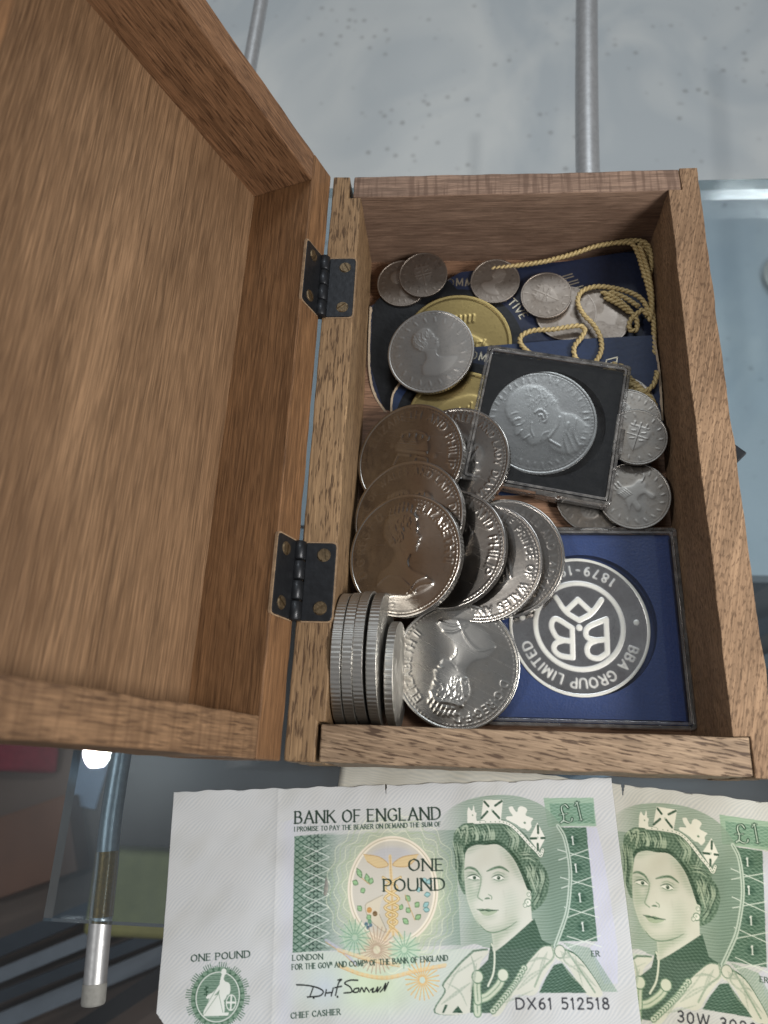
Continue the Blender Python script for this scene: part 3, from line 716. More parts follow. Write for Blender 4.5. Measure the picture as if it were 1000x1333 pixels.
def coin(name, label, kind, mat, dia, thick, loc, tx=0, ty=0, spin=0, group=None, cat='coin', reed=2, segs=None, rings=None, hs=1.0):
    big = dia > 30
    me = coin_mesh(kind, dia, thick, segs or (360 if big else 220), rings or (74 if big else 46), reed, hs)
    me.materials.clear(); me.materials.append(mat)
    o = bpy.data.objects.new(name, me); col.objects.link(o)
    o.matrix_world = Matrix.Translation([c * MM for c in loc]) @ rot_xyz(tx, ty, spin)
    return tag(o, label, cat, group)

# ------------------------------------------------------------------ the setting: shop cabinet under and behind the glass
def slab(name, x0, x1, y0, y1, z0, z1, mat, parent=None):
    bm = bmesh.new(); box(bm, x0, x1, y0, y1, z0, z1); return bm_obj(name, bm, mat, parent)

def board_mat():
    m, nt, bs = new_mat('spotted_white_board'); L = nt.links.new
    tc = N(nt, 'ShaderNodeTexCoord')
    n = N(nt, 'ShaderNodeTexNoise'); n.inputs['Scale'].default_value = 7; n.inputs['Detail'].default_value = 3; n.inputs['Distortion'].default_value = 1.2
    L(tc.outputs['Object'], n.inputs['Vector'])
    n2 = N(nt, 'ShaderNodeTexNoise'); n2.inputs['Scale'].default_value = 900; L(tc.outputs['Object'], n2.inputs['Vector'])
    c = mixc(nt, ramp(nt, n.outputs[0], [(0.38, 0), (0.62, 1)]), (0.50, 0.55, 0.58), (0.66, 0.69, 0.69))  # broad paler noise paints in soft reflection streaks, along with stains
    c = mixc(nt, ramp(nt, n2.outputs[0], [(0.4, 0), (0.7, 0.12)]), c, (0.4, 0.42, 0.42))
    for scl, lo, hi, amt, gate in ((85, 0.08, 0.27, 0.42, 0.50), (48, 0.05, 0.15, 0.45, 0.38)):
        v = N(nt, 'ShaderNodeTexVoronoi'); v.inputs['Scale'].default_value = scl; L(tc.outputs['Object'], v.inputs['Vector'])
        g = N(nt, 'ShaderNodeTexNoise'); g.inputs['Scale'].default_value = 22; g.inputs['Detail'].default_value = 2; L(tc.outputs['Object'], g.inputs['Vector'])
        spot = ramp(nt, v.outputs['Distance'], [(lo, amt), (hi, 0.0)])
        msk = ramp(nt, g.outputs[0], [(gate, 0.0), (gate + 0.08, 1.0)])
        f = mixc(nt, 1.0, spot, msk, 'MULTIPLY')
        c = mixc(nt, f, c, (0.16, 0.155, 0.15))
    L(c, bs.inputs['Base Color']); bs.inputs['Roughness'].default_value = 0.5
    return m

tag(slab('lower_board', -900, 900, 130, 1100, -268, -250, board_mat()), kind='structure')
tag(slab('cabinet_floor', -1500, 1500, -1500, 1500, -460, -445, plain('dark_cabinet_floor', (0.17, 0.118, 0.088), 0.4, 0, 0.75, 9)), kind='structure')

# glass shelf the box stands on
SHELF = empty('glass_shelf', (0, 0, -6)); tag(SHELF, 'clear glass shelf carrying the wooden box', 'shelf')
bm = bmesh.new(); box(bm, -77.5, 420, -46, 228.5, 0.0, 5.94)
gp = bm_obj('glass_pane', bm, M_glass, SHELF)
gp.data.materials.append(M_glassedge)
for p in gp.data.polygons:
    if abs(p.normal.z) < 0.5: p.material_index = 1

def tube(name, label, pts, r, tape_at=None, cap=None):
    P = np.array(catmull(pts, 12))
    V, Q = tube_mesh([P], r, 20)
    root = empty(name, pts[0])
    def off(A): return A - np.array(pts[0])
    link('pipe', np_mesh('pipe', off(V), Q), M_tube, root)
    e = P[0]; d = P[1] - P[0]; d /= np.linalg.norm(d)
    V2, Q2 = tube_mesh([[e - d * 0.8, e - d * .6, e, e + d * 5]], [r * .80, r * .97, r * 1.04, r * 1.04], 20)
    link('end_cap', np_mesh('end_cap', off(V2), Q2), plain('grey_rubber', (0.30, 0.30, 0.28), 0.6, 0, 0.5, 600, .3), root)
    if tape_at is not None:
        y0, y1 = tape_at
        sel = [p for p in P if y0 <= p[1] <= y1]
        V3, Q3 = tube_mesh([sel], r * 1.06, 20); link('tape', np_mesh('tape', off(V3), Q3), M_tape, root)
    tag(root, label, 'support tube', 'tubes under the glass shelf')
    return root
tube('support_tube', 'steel support tube with taped end poking out under the shelf corner',
     [(-62.5, -68, -10.6), (-64, -48, -10.5), (-64.8, -34, -10.5), (-66, 0, -10.5), (-63, 120, -10.6), (-58, 260, -10.8), (-54, 420, -11)], 3.4, (-46, -27))
tube('support_tube', 'steel support tube coming out from behind the back of the box',
     [(96, 60, -10.6), (98, 160, -10.6), (100, 250, -10.6), (105, 350, -10.6), (112, 470, -10.6)], 5.2)

# rails of the cabinet's sliding front, far below
ALU = plain('dull_aluminium', (0.26, 0.29, 0.32), 0.45, 0.4, 0.4, 40)
DALU = plain('dark_aluminium', (0.05, 0.065, 0.08), 0.4, 0.6, 0.4, 40)
bm = bmesh.new(); box(bm, -700, 30, -500, 118, -126, -120); lg = bm_obj('lower_glass_shelf', bm, clear('hazed_glass', (0.88, 0.90, 0.92), .25, 1.18, .025, (0.46, 0.47, 0.50), 12))  # glass plate added for a bluish veil; its haze is painted in
tag(lg, 'lower glass shelf with painted haze below the steel tube', 'shelf')
track = empty('door_track', (-240, -120, -445)); tag(track, 'grooved metal sliding door track far below the shelf corner', 'door track')
def rail(name, a, b, w, h, z, mat):
    a = np.array(a, float); b = np.array(b, float); d = (b - a) / np.linalg.norm(b - a); n = np.array([-d[1], d[0]])
    a, b = a - d * 500, b + d * 900
    q = [a - n * w / 2, b - n * w / 2, b + n * w / 2, a + n * w / 2]
    bm = bmesh.new(); prism(bm, [(p[0] + 240, p[1] + 120) for p in q], 0.5, z + h + 445)
    return bm_obj(name, bm, mat, track)
rail('rail', (-299, -128), (-183, -78), 12, 24, -430, DALU)
rail('rail', (-295, -146), (-180, -98), 10, 8, -430, ALU)
rail('rail', (-292, -160), (-177, -114), 8, 22, -430, DALU)
rail('rail', (-288, -176), (-174, -128), 12, 6, -430, ALU)
rail('rail', (-250, -192), (-172, -141), 12, 34, -430, plain('black_rail', (0.008, 0.009, 0.010), 0.35, 0, 0.3))
# things kept on the cabinet floor, plus a plate imitating a window reflection
bm = bmesh.new(); box(bm, -238, -172, -118, -58, -445, -402); o = bm_obj('storage_tin', bm, plain('olive_tin', (0.36, 0.33, 0.12), 0.4, 0.2, 0.5, 60)); bevel_mod(o, 4, 3)
tag(o, 'olive yellow tin standing on the dark cabinet floor', 'tin')
bm = bmesh.new(); bmesh.ops.create_grid(bm, x_segments=24, y_segments=16, size=1)
for v in bm.verts:
    x, y = v.co.x, v.co.y
    v.co = Vector((-352 + x * 52, 36 + y * 40, -438 + 9 * noise.noise(Vector((x * 2.3, y * 2.9, 1))) + 12 * (1 - max(abs(x), abs(y)))))
o = bm_obj('red_cloth', bm, plain('crimson_cloth', (0.30, 0.015, 0.04), 0.85, 0, 0.4, 200), smooth=True)
o.modifiers.new('thick', 'SOLIDIFY').thickness = 0.002
tag(o, 'crumpled crimson cloth on the dark cabinet floor', 'cloth')
bm = bmesh.new(); box(bm, -14, 14, -22, 22, 0, 3); o = bm_obj('blue_sheet', bm, plain('reflection_blue', (0.50, 0.60, 0.74), 0.5, 0, 0.3, 40)); bevel_mod(o, .5)  # flat plate added to imitate a window reflection in the glass
o.location = Vector((-272, -8, -444.8)) * MM; o.rotation_euler = (0, 0, -.15)
tag(o, 'pale blue plate imitating a window reflection, on the dark cabinet floor', 'reflection plate')
bm = bmesh.new(); box(bm, -40, 40, -30, 30, 0, 26); o = bm_obj('brown_carton', bm, plain('brown_carton', (0.20, 0.095, 0.055), 0.7, 0, 0.5, 30)); bevel_mod(o, 1.2)
o.location = Vector((-305, -62, -444.8)) * MM; o.rotation_euler = (0, 0, .35)
tag(o, 'reddish brown carton beside the pale blue reflection plate', 'carton')
# pale trinkets on the lower board, only just in view at the right edge
def dish(name, label, loc, r, mat):
    bm = bmesh.new(); prof = [(0, 4), (r * .45, 4), (r * .7, 3), (r * .95, 7), (r, 6), (r * .8, 1), (r * .5, 0), (0, 0)]
    n = 36; rings = [[bm.verts.new((p[0] * math.cos(2 * math.pi * k / n), p[0] * math.sin(2 * math.pi * k / n), p[1])) for k in range(n)] for p in prof[1:-1]]
    for a, b in zip(rings[:-1], rings[1:]):
        for k in range(n): bm.faces.new((a[k], a[(k + 1) % n], b[(k + 1) % n], b[k]))
    bm.faces.new(rings[0]); bm.faces.new(rings[-1][::-1])
    o = bm_obj(name, bm, mat, smooth=True); o.location = [c * MM for c in loc]
    return tag(o, label, 'dish')
CER = plain('cream_ceramic', (0.62, 0.58, 0.50), 0.3, 0, 0.7, 45)
dish('trinket_dish', 'cream trinket dish with brown specks on the lower board', (291, 358, -250), 21, CER)
dish('trinket_dish', 'small cream dish beside the speckled one on the lower board', (286, 297, -250), 14, CER)

# ------------------------------------------------------------------ the wooden box
BOX = empty('wooden_box', (0, 0, 0.45)); tag(BOX, 'open brown hardwood box with hinged lid, full of coins', 'box')
W, D, H = BOX_W, BOX_D, BOX_H - .45
FL = FLOOR - .45
tl, tr, tf, tb = 10.4, 10.4, 9.8, 9.2
rough_board('side_board', [(0, 0), (8.2, 0), (8.2, tf + .5), (tl, tf + .5), (tl, D - tb - .3), (6.0, D - tb - .3), (6.0, D), (0, D)], 0, H, M_left, BOX, seed=1.1)
rough_board('side_board', [(W, 0), (W, D), (W - 5.9, D), (W - 5.9, D - tb - .1), (W - tr, D - tb - .1), (W - tr, tf + .1), (W - 6.0, tf + .1), (W - 6.0, 0)], 0, H + .2, M_right, BOX, seed=2.6, amp=.35)
rough_board('front_board', [(9.2, 0.1), (W - 6.2, 0.2), (W - 6.2, tf), (9.2, tf)], 0, H - .3, M_front, BOX, seed=3.9, amp=.32)
rough_board('back_board', [(7.5, D - tb), (W - 6.1, D - tb), (W - 6.1, D - .2), (7.5, D - .1)], 0, H - .1, M_back, BOX, seed=4.4, amp=.3)
rough_board('bottom_board', [(tl - 2, tf - 2), (W - tr + 2, tf - 2), (W - tr + 2, D - tb + 2), (tl - 2, D - tb + 2)], 0.15, FL, M_floor, BOX, seed=5.5, amp=.06, step=9)

LID_A, LD, LW, LT = math.degrees(1.9121), 23.3, 133.5, 11.7
bm_l = [(LT - 2, 8.0), (LW - LT + 2, 8.0), (LW - LT + 2, D - 9.0), (LT - 2, D - 9.0)]
lid = rough_board('lid', bm_l, LD, LD + 4.5, M_panel, BOX, seed=6.1, amp=.10, step=8)
lid.location = Vector((-0.9, 0, H)) * MM; lid.rotation_euler = (0, -math.radians(LID_A), 0)
lid['label'] = 'raised lid seen from inside with flat grained panel'
rough_board('lid_side_board', [(0, 0), (LT, 0), (LT, D), (0, D)], 0, LD + 4.3, M_lidside, lid, seed=7.2)
rough_board('lid_side_board', [(LW - LT, 0), (LW, 0), (LW, D), (LW - LT, D)], 0, LD + 4.3, M_lidside, lid, seed=8.2)
rough_board('lid_end_board', [(LT + .1, 0.1), (LW - LT - .1, 0.1), (LW - LT - .1, 10.5), (LT + .1, 10.5)], 0.1, LD + 4.2, M_lidnear, lid, seed=9.1, amp=.3)
rough_board('lid_end_board', [(LT + .1, D - 11.3), (LW - LT - .1, D - 11.3), (LW - LT - .1, D - .1), (LT + .1, D - .1)], 0.1, LD + 4.2, M_lidend, lid, seed=10.4)

M_rawwood = plain('raw_cut_wood', (0.34, 0.23, 0.14), 0.9, 0, 0.8, 700, .6)
def screw_bm(bm, x, y, z, M, r=2.0, ang=0.5):
    n = 18; c, s = math.cos(ang), math.sin(ang)
    top = []
    for k in range(n):
        a = 2 * math.pi * k / n; top.append((r * math.cos(a), r * math.sin(a)))
    for half in (-1, 1):      # two half discs leave the slot open
        pts = [(px, py) for px, py in top if half * (-s * px + c * py) > 0.22]
        pts.sort(key=lambda p: math.atan2(half * (-s * p[0] + c * p[1]), c * p[0] + s * p[1]))
        lo = [bm.verts.new(M @ Vector((x + p[0], y + p[1], z))) for p in pts]
        hi = [bm.verts.new(M @ Vector((x + p[0] * .86, y + p[1] * .86, z + .42))) for p in pts]
        bm.faces.new(hi)
        for i in range(len(pts)):
            j = (i + 1) % len(pts); bm.faces.new((lo[i], lo[j], hi[j], hi[i]))
    lo = [bm.verts.new(M @ Vector((x + p[0], y + p[1], z + .06))) for p in top]; bm.faces.new(lo)

def hinge(y0, y1, seed):
    r = 2.0; n = 4; L = (y1 - y0)
    hz = H + 0.9
    # knuckles
    bm = bmesh.new()
    for k in range(n):
        a, b = y0 + L * k / n + .18, y0 + L * (k + 1) / n - .18
        seg = 16; R1 = [[bm.verts.new((-.45 + rr * math.cos(2 * math.pi * i / seg), y, hz + rr * math.sin(2 * math.pi * i / seg))) for i in range(seg)]
                        for y, rr in ((a, r * .86), (a + .35, r), (b - .35, r), (b, r * .86))]
        for A, B in zip(R1[:-1], R1[1:]):
            for i in range(seg): bm.faces.new((A[i], A[(i + 1) % seg], B[(i + 1) % seg], B[i]))
        bm.faces.new(R1[0][::-1]); bm.faces.new(R1[-1])
    root = bm_obj('hinge', bm, M_iron, BOX, smooth=True)
    def leaf(M, x0, x1):
        bm = bmesh.new(); rr = 1.3
        pts = [(x0, y0 + .3), (x1 - rr, y0 + .3), (x1 - .3, y0 + .3 + .35), (x1, y0 + .3 + rr), (x1, y1 - .3 - rr), (x1 - .3, y1 - .65), (x1 - rr, y1 - .3), (x0, y1 - .3)]
        prism(bm, pts, -.4, .45)
        bm2 = bmesh.new(); my = (y0 + y1) / 2
        prism(bm2, [(x if x == x0 else x + .4, my + (y - my) * 1.035) for x, y in pts], -.6, .22)
        for v in bm2.verts: v.co = M @ v.co
        bm_obj('mortise_edge', bm2, M_rawwood, root)
        for v in bm.verts: v.co = M @ v.co
        o = bevel_mod(bm_obj('leaf', bm, M_iron, root), .2, 2)
        for i, yy in enumerate((y0 + L * .17, y1 - L * .17)):
            bm = bmesh.new(); screw_bm(bm, (x0 + x1) / 2 + .9, yy, .45, M, 2.0, seed + i * 1.3)
            bm_obj('screw', bm, M_screw, root)
    leaf(Matrix.Translation((0, 0, H)), 1.4, 10.2)
    leaf(Matrix.Translation((-0.9, 0, H)) @ Matrix.Rotation(-math.radians(LID_A), 4, 'Y') @ Matrix.Scale(-1, 4, (0, 0, 1)), 1.4, 11.6)
    return root
hinge(136.8, 160.6, .7); hinge(36.8, 60.2, .5)

# clasp on the right outside wall
bm = bmesh.new(); box(bm, W + .15, W + 1.2, 91, 103, 12, 28); clasp = bevel_mod(bm_obj('clasp', bm, M_iron, BOX), .3)
bm = bmesh.new(); prism(bm, [(W + 1.1, 93.5), (W + 6, 93), (W + 10.5, 97.4), (W + 6, 101.5), (W + 1.1, 101)], 20.5, 22.5); bevel_mod(bm_obj('catch_hook', bm, M_iron, clasp), .4)

# ------------------------------------------------------------------ medal cards, gilt medals and cords at the back of the box
def flat_text(segs, scale, z, name, mat, parent, zf=None):
    V, Q = [], []
    for p, q, wd in segs:
        p = np.array(p); q = np.array(q); d = q - p; l = np.linalg.norm(d)
        if l < 1e-6: continue
        d /= l; n = np.array([-d[1], d[0]]) * wd * scale / 2; p = p - d * wd * scale * .3; q = q + d * wd * scale * .3
        b = len(V)
        for c in (p - n, q - n, q + n, p + n): V.append((c[0], c[1], zf(c[0], c[1]) if zf else z))
        Q.append((b, b + 1, b + 2, b + 3))
    return link(name, np_mesh(name, V, Q, False), mat, parent)

M_navy2 = plain('blue_sheet', (0.010, 0.024, 0.072), 0.5, 0, 0.4, 700, 0.35)
def medal_card(label, poly, zfun, cx, cy, rw, start, extra, wide=0.0, torn=(), mat=None):
    th = 0.55
    bm = bmesh.new()
    zt = [zfun(*p) for p in poly]
    prism(bm, poly, [z - th for z in zt], zt)
    # triangulated well enough for a nearly flat sheet
    bmesh.ops.triangulate(bm, faces=[f for f in bm.faces if len(f.verts) > 4])
    card = bm_obj('medal_card', bm, mat or M_navy)
    card.data.materials.append(M_cardedge)
    for p in card.data.polygons:
        if abs(p.normal.z) < .5: p.material_index = 1
    tag(card, label, 'medal card', 'navy presentation cards')
    # black die-cut disc behind the medal
    n = 64; ang = np.linspace(0, 2 * math.pi, n, endpoint=False)
    rl = [rw + wide * max(0.0, -math.cos(a)) ** .6 for a in ang]
    pts = [(cx + q * math.cos(a), cy + q * math.sin(a)) for q, a in zip(rl, ang)]
    pts = [(max(x, 12.2 + .9 * max(0, 140 - y) * .35 if wide else 22.5), y) for x, y in pts]
    V = [(cx, cy, zfun(cx, cy) + .16)] + [(x, y, zfun(x, y) + .14) for x, y in pts]
    link('window', np_mesh('window', V, [(0, 1 + k, 1 + (k + 1) % n) for k in range(n)], False), M_blackcard, card)
    def am(u, v):
        h = 3.1; r = rw + 1.6 + v * h; t = math.radians(start) + u * h / (rw + 2.6)
        return (cx + r * math.sin(t), cy + r * math.cos(t))
    sg, _ = text_strokes('COMMEMORATIVE', am, .30, .5, .15, .6)
    flat_text(sg, 3.1, 0, 'lettering', M_silverink, card, lambda x, y: zfun(x, y) + .12)
    for nm, seg_ in extra: flat_text(seg_, 1.0, 0, nm, M_silverink, card, lambda x, y: zfun(x, y) + .12)
    for line in torn:          # grey-buff core where the printed face has torn or worn away
        P = np.array(catmull(line, 8)); T = np.gradient(P, axis=0); T /= np.linalg.norm(T, axis=1)[:, None]
        V, Q = [], []
        for k, (p, t) in enumerate(zip(P, T)):
            wd = .55 + .55 * abs(noise.noise(Vector((p[0] * .6, p[1] * .6, 3))))
            n = np.array([-t[1], t[0]])
            for q in (p - n * .1, p + n * wd): V.append((q[0], q[1], zfun(q[0], q[1]) + .22))
            if k: Q.append((2 * k - 2, 2 * k, 2 * k + 1, 2 * k - 1))
        link('torn_edge', np_mesh('torn_edge', V, Q, False), M_cardedge, card)
    return card

def plane_fn(p, q, r):
    A = np.array([[a[0], a[1], 1] for a in (p, q, r)]); k = np.linalg.solve(A, np.array([a[2] for a in (p, q, r)]))
    return lambda x, y: float(k[0] * x + k[1] * y + k[2])
z1 = plane_fn((11, 140, 5.4), (112.8, 185, 12.0), (116, 119, 6.8))
bars = []
for k in range(4):
    x, y = 84.6 + k * 1.9, 175.0 - k * 2.6
    bars += [((x - 2.4, y - .8), (x + 2.6, y + .7), .45), ((x - 2.0, y - 1.9), (x + 3.0, y - .4), .45), ((x - 2.4, y - .8), (x - 2.0, y - 1.9), .4)]
medal_card('torn navy card with black medal window against the back wall',
           [(11.0, 164.2), (16.2, 167.5), (33.8, 170.8), (45.5, 178.0), (85.8, 181.3), (113.4, 185.2), (114.9, 151.1), (115.2, 119), (19.6, 119), (14.0, 128), (11.6, 138), (11.0, 151.5)],
           z1, 44.2, 146.0, 24.5, -14, [('printed_bars', bars)], 14.0, [[(19.6, 119), (14.0, 128), (11.7, 138), (11.1, 151.5), (11.1, 164)][::-1]])
gz = z1(44.2, 146) + 1.25
coin('gilt_medal', 'gilt medal in the back card, half hidden by a silver coin', 'gilt', M_gold, 40.5, 2.2, (44.2, 146.6, gz), 5.0, 3.2, 20, 'gilt medals in navy cards', 'medal', reed=0, segs=240)
z2 = plane_fn((20, 125, 7.2), (114, 149, 13.4), (108, 90, 9.6))
laurel = []
for k in range(7):
    x, y = 24.6 + k * 1.15, 118 + k * 3.0
    laurel += [((x, y), (x + 2.3, y + .9), .5), ((x, y), (x + .3, y + 2.4), .5), ((x + .2, y), (x + 1.5, y + 2.0), .3)]
ubox = [((96.6, 134.6), (100.6, 136.0), .4), ((97.2, 137.8), (101.0, 138.8), .4), ((96.6, 134.6), (97.2, 137.8), .4), ((100.6, 136.0), (101.0, 138.8), .4),
        ((97.6, 136.1), (100.2, 136.9), .5)]
medal_card('blue card with loose gold cord, in front of the torn one',
           [(20.7, 124.0), (22.0, 128.6), (24.3, 132.4), (34.5, 138.6), (50.2, 144.6), (82, 146.4), (114.2, 147.0), (115.2, 132), (115.0, 114.0), (106.3, 88), (60, 88), (21.0, 100)],
           z2, 46.2, 114.5, 24.0, 0, [('printed_laurel', laurel), ('printed_buckle', ubox)], 0, [[(24.5, 132.6), (22.0, 128.6), (20.7, 124.0), (20.9, 112)], [(114.9, 114.2), (115.2, 132), (114.3, 146.8)]], M_navy2)
gz2 = z2(46.2, 114.5) + 1.1
coin('gilt_medal', 'gilt medal in the front card, mostly buried under crowns', 'gilt', M_gold, 39.0, 2.2, (46.2, 114.6, gz2), 3.0, 2.6, 200, 'gilt medals in navy cards', 'medal', reed=0, segs=240)

def cord(label, paths):
    strands = []
    for pts in paths:
        P = np.array(catmull(pts, 14)); d = np.concatenate([[0], np.cumsum(np.linalg.norm(np.diff(P, axis=0), axis=1))])
        n = max(4, int(d[-1] / .35)); s = np.linspace(0, d[-1], n)
        C = np.stack([np.interp(s, d, P[:, k]) for k in range(3)], 1)
        T = np.gradient(C, axis=0); T /= np.linalg.norm(T, axis=1)[:, None] + 1e-9
        A = np.cross(T, [0, 0, 1.0]); A /= np.linalg.norm(A, axis=1)[:, None] + 1e-9; B = np.cross(A, T)
        for ph in (0, math.pi):
            w = s * 2 * math.pi / 3.4 + ph
            strands.append(C + .44 * (np.cos(w)[:, None] * A + np.sin(w)[:, None] * B))
    V, Q = tube_mesh(strands, .55, 7)
    o = link('gold_cord', np_mesh('gold_cord', V, Q), M_cord)
    return tag(o, label, 'cord', 'twisted gold cords')
cord('twisted gold cord knotted along the back corner of the box', [
    [(57.1, 178.1, 11), (74.2, 179.1, 13), (80.5, 180.4, 13.4), (87.0, 182.0, 14), (95.5, 184.6, 15), (102.4, 185.2, 16), (108.4, 185.4, 17), (113.0, 184.2, 17.4), (114.8, 181.2, 16.6), (114.9, 175.1, 16), (114.2, 171.4, 15), (112.2, 171.4, 15), (113.4, 177.3, 14.6), (113.6, 182.0, 15.8), (110.7, 183.6, 17.6)],
    [(102.4, 184.4, 17), (107.8, 182.9, 18.6), (110.2, 178.8, 17.6), (111.4, 172.7, 17.2), (112.9, 166.1, 16.2), (114.0, 159.9, 14.6), (114.4, 152.4, 13.6), (114.2, 145.0, 12.6), (113.8, 139.7, 12.4)],
    [(110.7, 181.5, 18.8), (112.4, 174.0, 18.2), (113.6, 167.4, 17), (114.0, 160.8, 15.8), (113.6, 155.0, 14.8), (112.8, 152.6, 13.8)]])
cord('twisted gold cord looped over the blue front card', [
    [(113.4, 154.3, 14.6), (111.1, 160.9, 14.4), (107.6, 164.2, 14.2), (101.7, 167.0, 13.4), (94.9, 168.1, 13), (89.7, 165.9, 13), (88.1, 160.9, 13.4), (90.0, 155.6, 13.6), (93.1, 151.7, 13.4), (95.3, 146.8, 13), (95.4, 141.1, 13.2), (92.9, 136.2, 13.2), (89.4, 135.0, 13.2), (86.3, 138.1, 13), (86.0, 142.5, 13), (88.6, 146.3, 13), (90.1, 149.8, 13), (87.5, 151.4, 13), (78.7, 150.2, 12.6), (71.9, 149.9, 12.4), (67.7, 148.0, 12.2), (67.1, 144.8, 12.2), (69.7, 140.4, 13.4), (74.1, 136.6, 14.4)],
    [(89.4, 135.0, 14.4), (93.9, 133.8, 15.2), (98.9, 131.0, 15.6)],
    [(97.2, 166.0, 12.6), (101.6, 162.6, 13.6), (105.5, 158.6, 13.6), (107.9, 155.5, 13.4), (110.8, 157.2, 13.8), (112.6, 154.4, 13.8)],
    [(98.2, 163.6, 12.6), (102.4, 160.4, 13.2), (106.6, 156.9, 12.8)], [(100, 166.0, 12.9), (105.0, 162.6, 13.8), (109.6, 158.6, 14)],
    [(107.9, 155.7, 13.2), (106.1, 152.5, 12.4), (106.4, 149.9, 12.2), (108.6, 150.1, 12.2), (108.8, 153.4, 12.8), (108.2, 155.7, 13.2)],
    [(99.4, 131.2, 13), (102.2, 127.9, 13.5), (106.1, 126.1, 14), (109.6, 123.4, 14), (111.8, 119.3, 14), (112.8, 115.1, 13)],
    [(99.7, 128.2, 13), (104.2, 125.7, 13), (108.6, 124.0, 14.4), (111.6, 125.8, 15), (113.1, 129.4, 15), (113.7, 131.8, 14)],
    [(99.9, 136.7, 12), (101.1, 132.4, 12.8), (104.4, 127.5, 13.6), (110.3, 121.3, 14), (112.4, 113.7, 12), (112.6, 106, 10.6)],
    [(102, 136, 12), (104, 131, 12.6), (108, 126, 13), (111.4, 121, 13)]])

# ------------------------------------------------------------------ small coins
G_small = 'loose small coins in the box'
coin('worn_coin', 'browned coin in the back corner, lower of an overlapping pair', 'worn_head', M_brown, 19.4, 1.6, (23.3, 173.2, 9.2), 7, 2, 30, G_small)
coin('worn_coin', 'brown worn coin lying on top of another in the back corner', 'shield', M_brown, 18.4, 1.5, (31.3, 175.2, 11.6), 8, 4, 12, G_small)
coin('worn_coin', 'single dark worn coin covering the lettering by the back wall', 'worn_head', M_brown, 18.4, 1.5, (58.4, 172.6, z1(58.4, 172.6) + 1.3), 6, 4, -40, G_small)
coin('worn_coin', 'worn brown coin between silver bars print and a smooth grey coin', 'shield', M_brown, 18.6, 1.5, (77.0, 165.0, z1(77, 165) + 2.9), 6, 4, 60, G_small)
coin('worn_coin', 'grey coin mostly hidden under a brown one beside the cord', 'worn_head', M_brown, 22.0, 1.6, (84.2, 158.6, z1(84.2, 158.6) + .95), 5, 3, 10, G_small, hs=.35)
coin('worn_coin', 'smooth grey coin half covered by the looped cord', 'worn_head', M_brown, 23.6, 1.6, (95.2, 156.2, z1(95, 156) + 1.0), 5, 4, 100, G_small, hs=.35)
coin('silver_coin', 'tilted silver coin lying across the gilt medals', 'worn_head', M_satin, 31.6, 2.2, (35.0, 140.2, 14.0), 8, 10, 20, G_small, hs=.7)
coin('silver_coin', 'dark rimmed coin tucked beneath the cord at the clasp side wall', 'shield', M_dull, 25.0, 1.8, (100.6, 118.6, 11.4), 4, 2, 50, G_small)
coin('silver_coin', 'coin second from the top of the pile beside the black case', 'worn_head', M_dull, 22.6, 1.8, (102.4, 113.4, 13.4), 3, 3, 15, G_small)
coin('silver_coin', 'small coin topping the pile beside the black case', 'shield', M_dull, 20.0, 1.7, (104.6, 106.2, 15.4), 4, 3, -20, G_small)
coin('silver_coin', 'lion coin lying against the blue medal case and clasp side wall', 'lion', M_dull, 23.4, 1.85, (103.2, 86.8, 11.2), 2, 4, 35, G_small)
coin('silver_coin', 'coin mostly hidden under the black case and lion coin', 'worn_head', M_dull, 24.0, 1.85, (90.0, 87.0, 7.6), 2, 0, 160, G_small)

# ------------------------------------------------------------------ square cases
def rounded_rect(w, h, r, n=5):
    pts = []
    for cx, cy, a0 in ((w / 2 - r, h / 2 - r, 0), (-w / 2 + r, h / 2 - r, 90), (-w / 2 + r, -h / 2 + r, 180), (w / 2 - r, -h / 2 + r, 270)):
        for k in range(n + 1):
            a = math.radians(a0 + 90 * k / n); pts.append((cx + r * math.cos(a), cy + r * math.sin(a)))
    return pts

def ring_prism(bm, outer, inner, z0, z1):
    n = len(outer); R = [[bm.verts.new((p[0], p[1], z)) for p in L] for L, z in ((outer, z0), (outer, z1), (inner, z1), (inner, z0))]
    for a, b in zip(R, R[1:] + R[:1]):
        for k in range(n): bm.faces.new((a[k], a[(k + 1) % n], b[(k + 1) % n], b[k]))

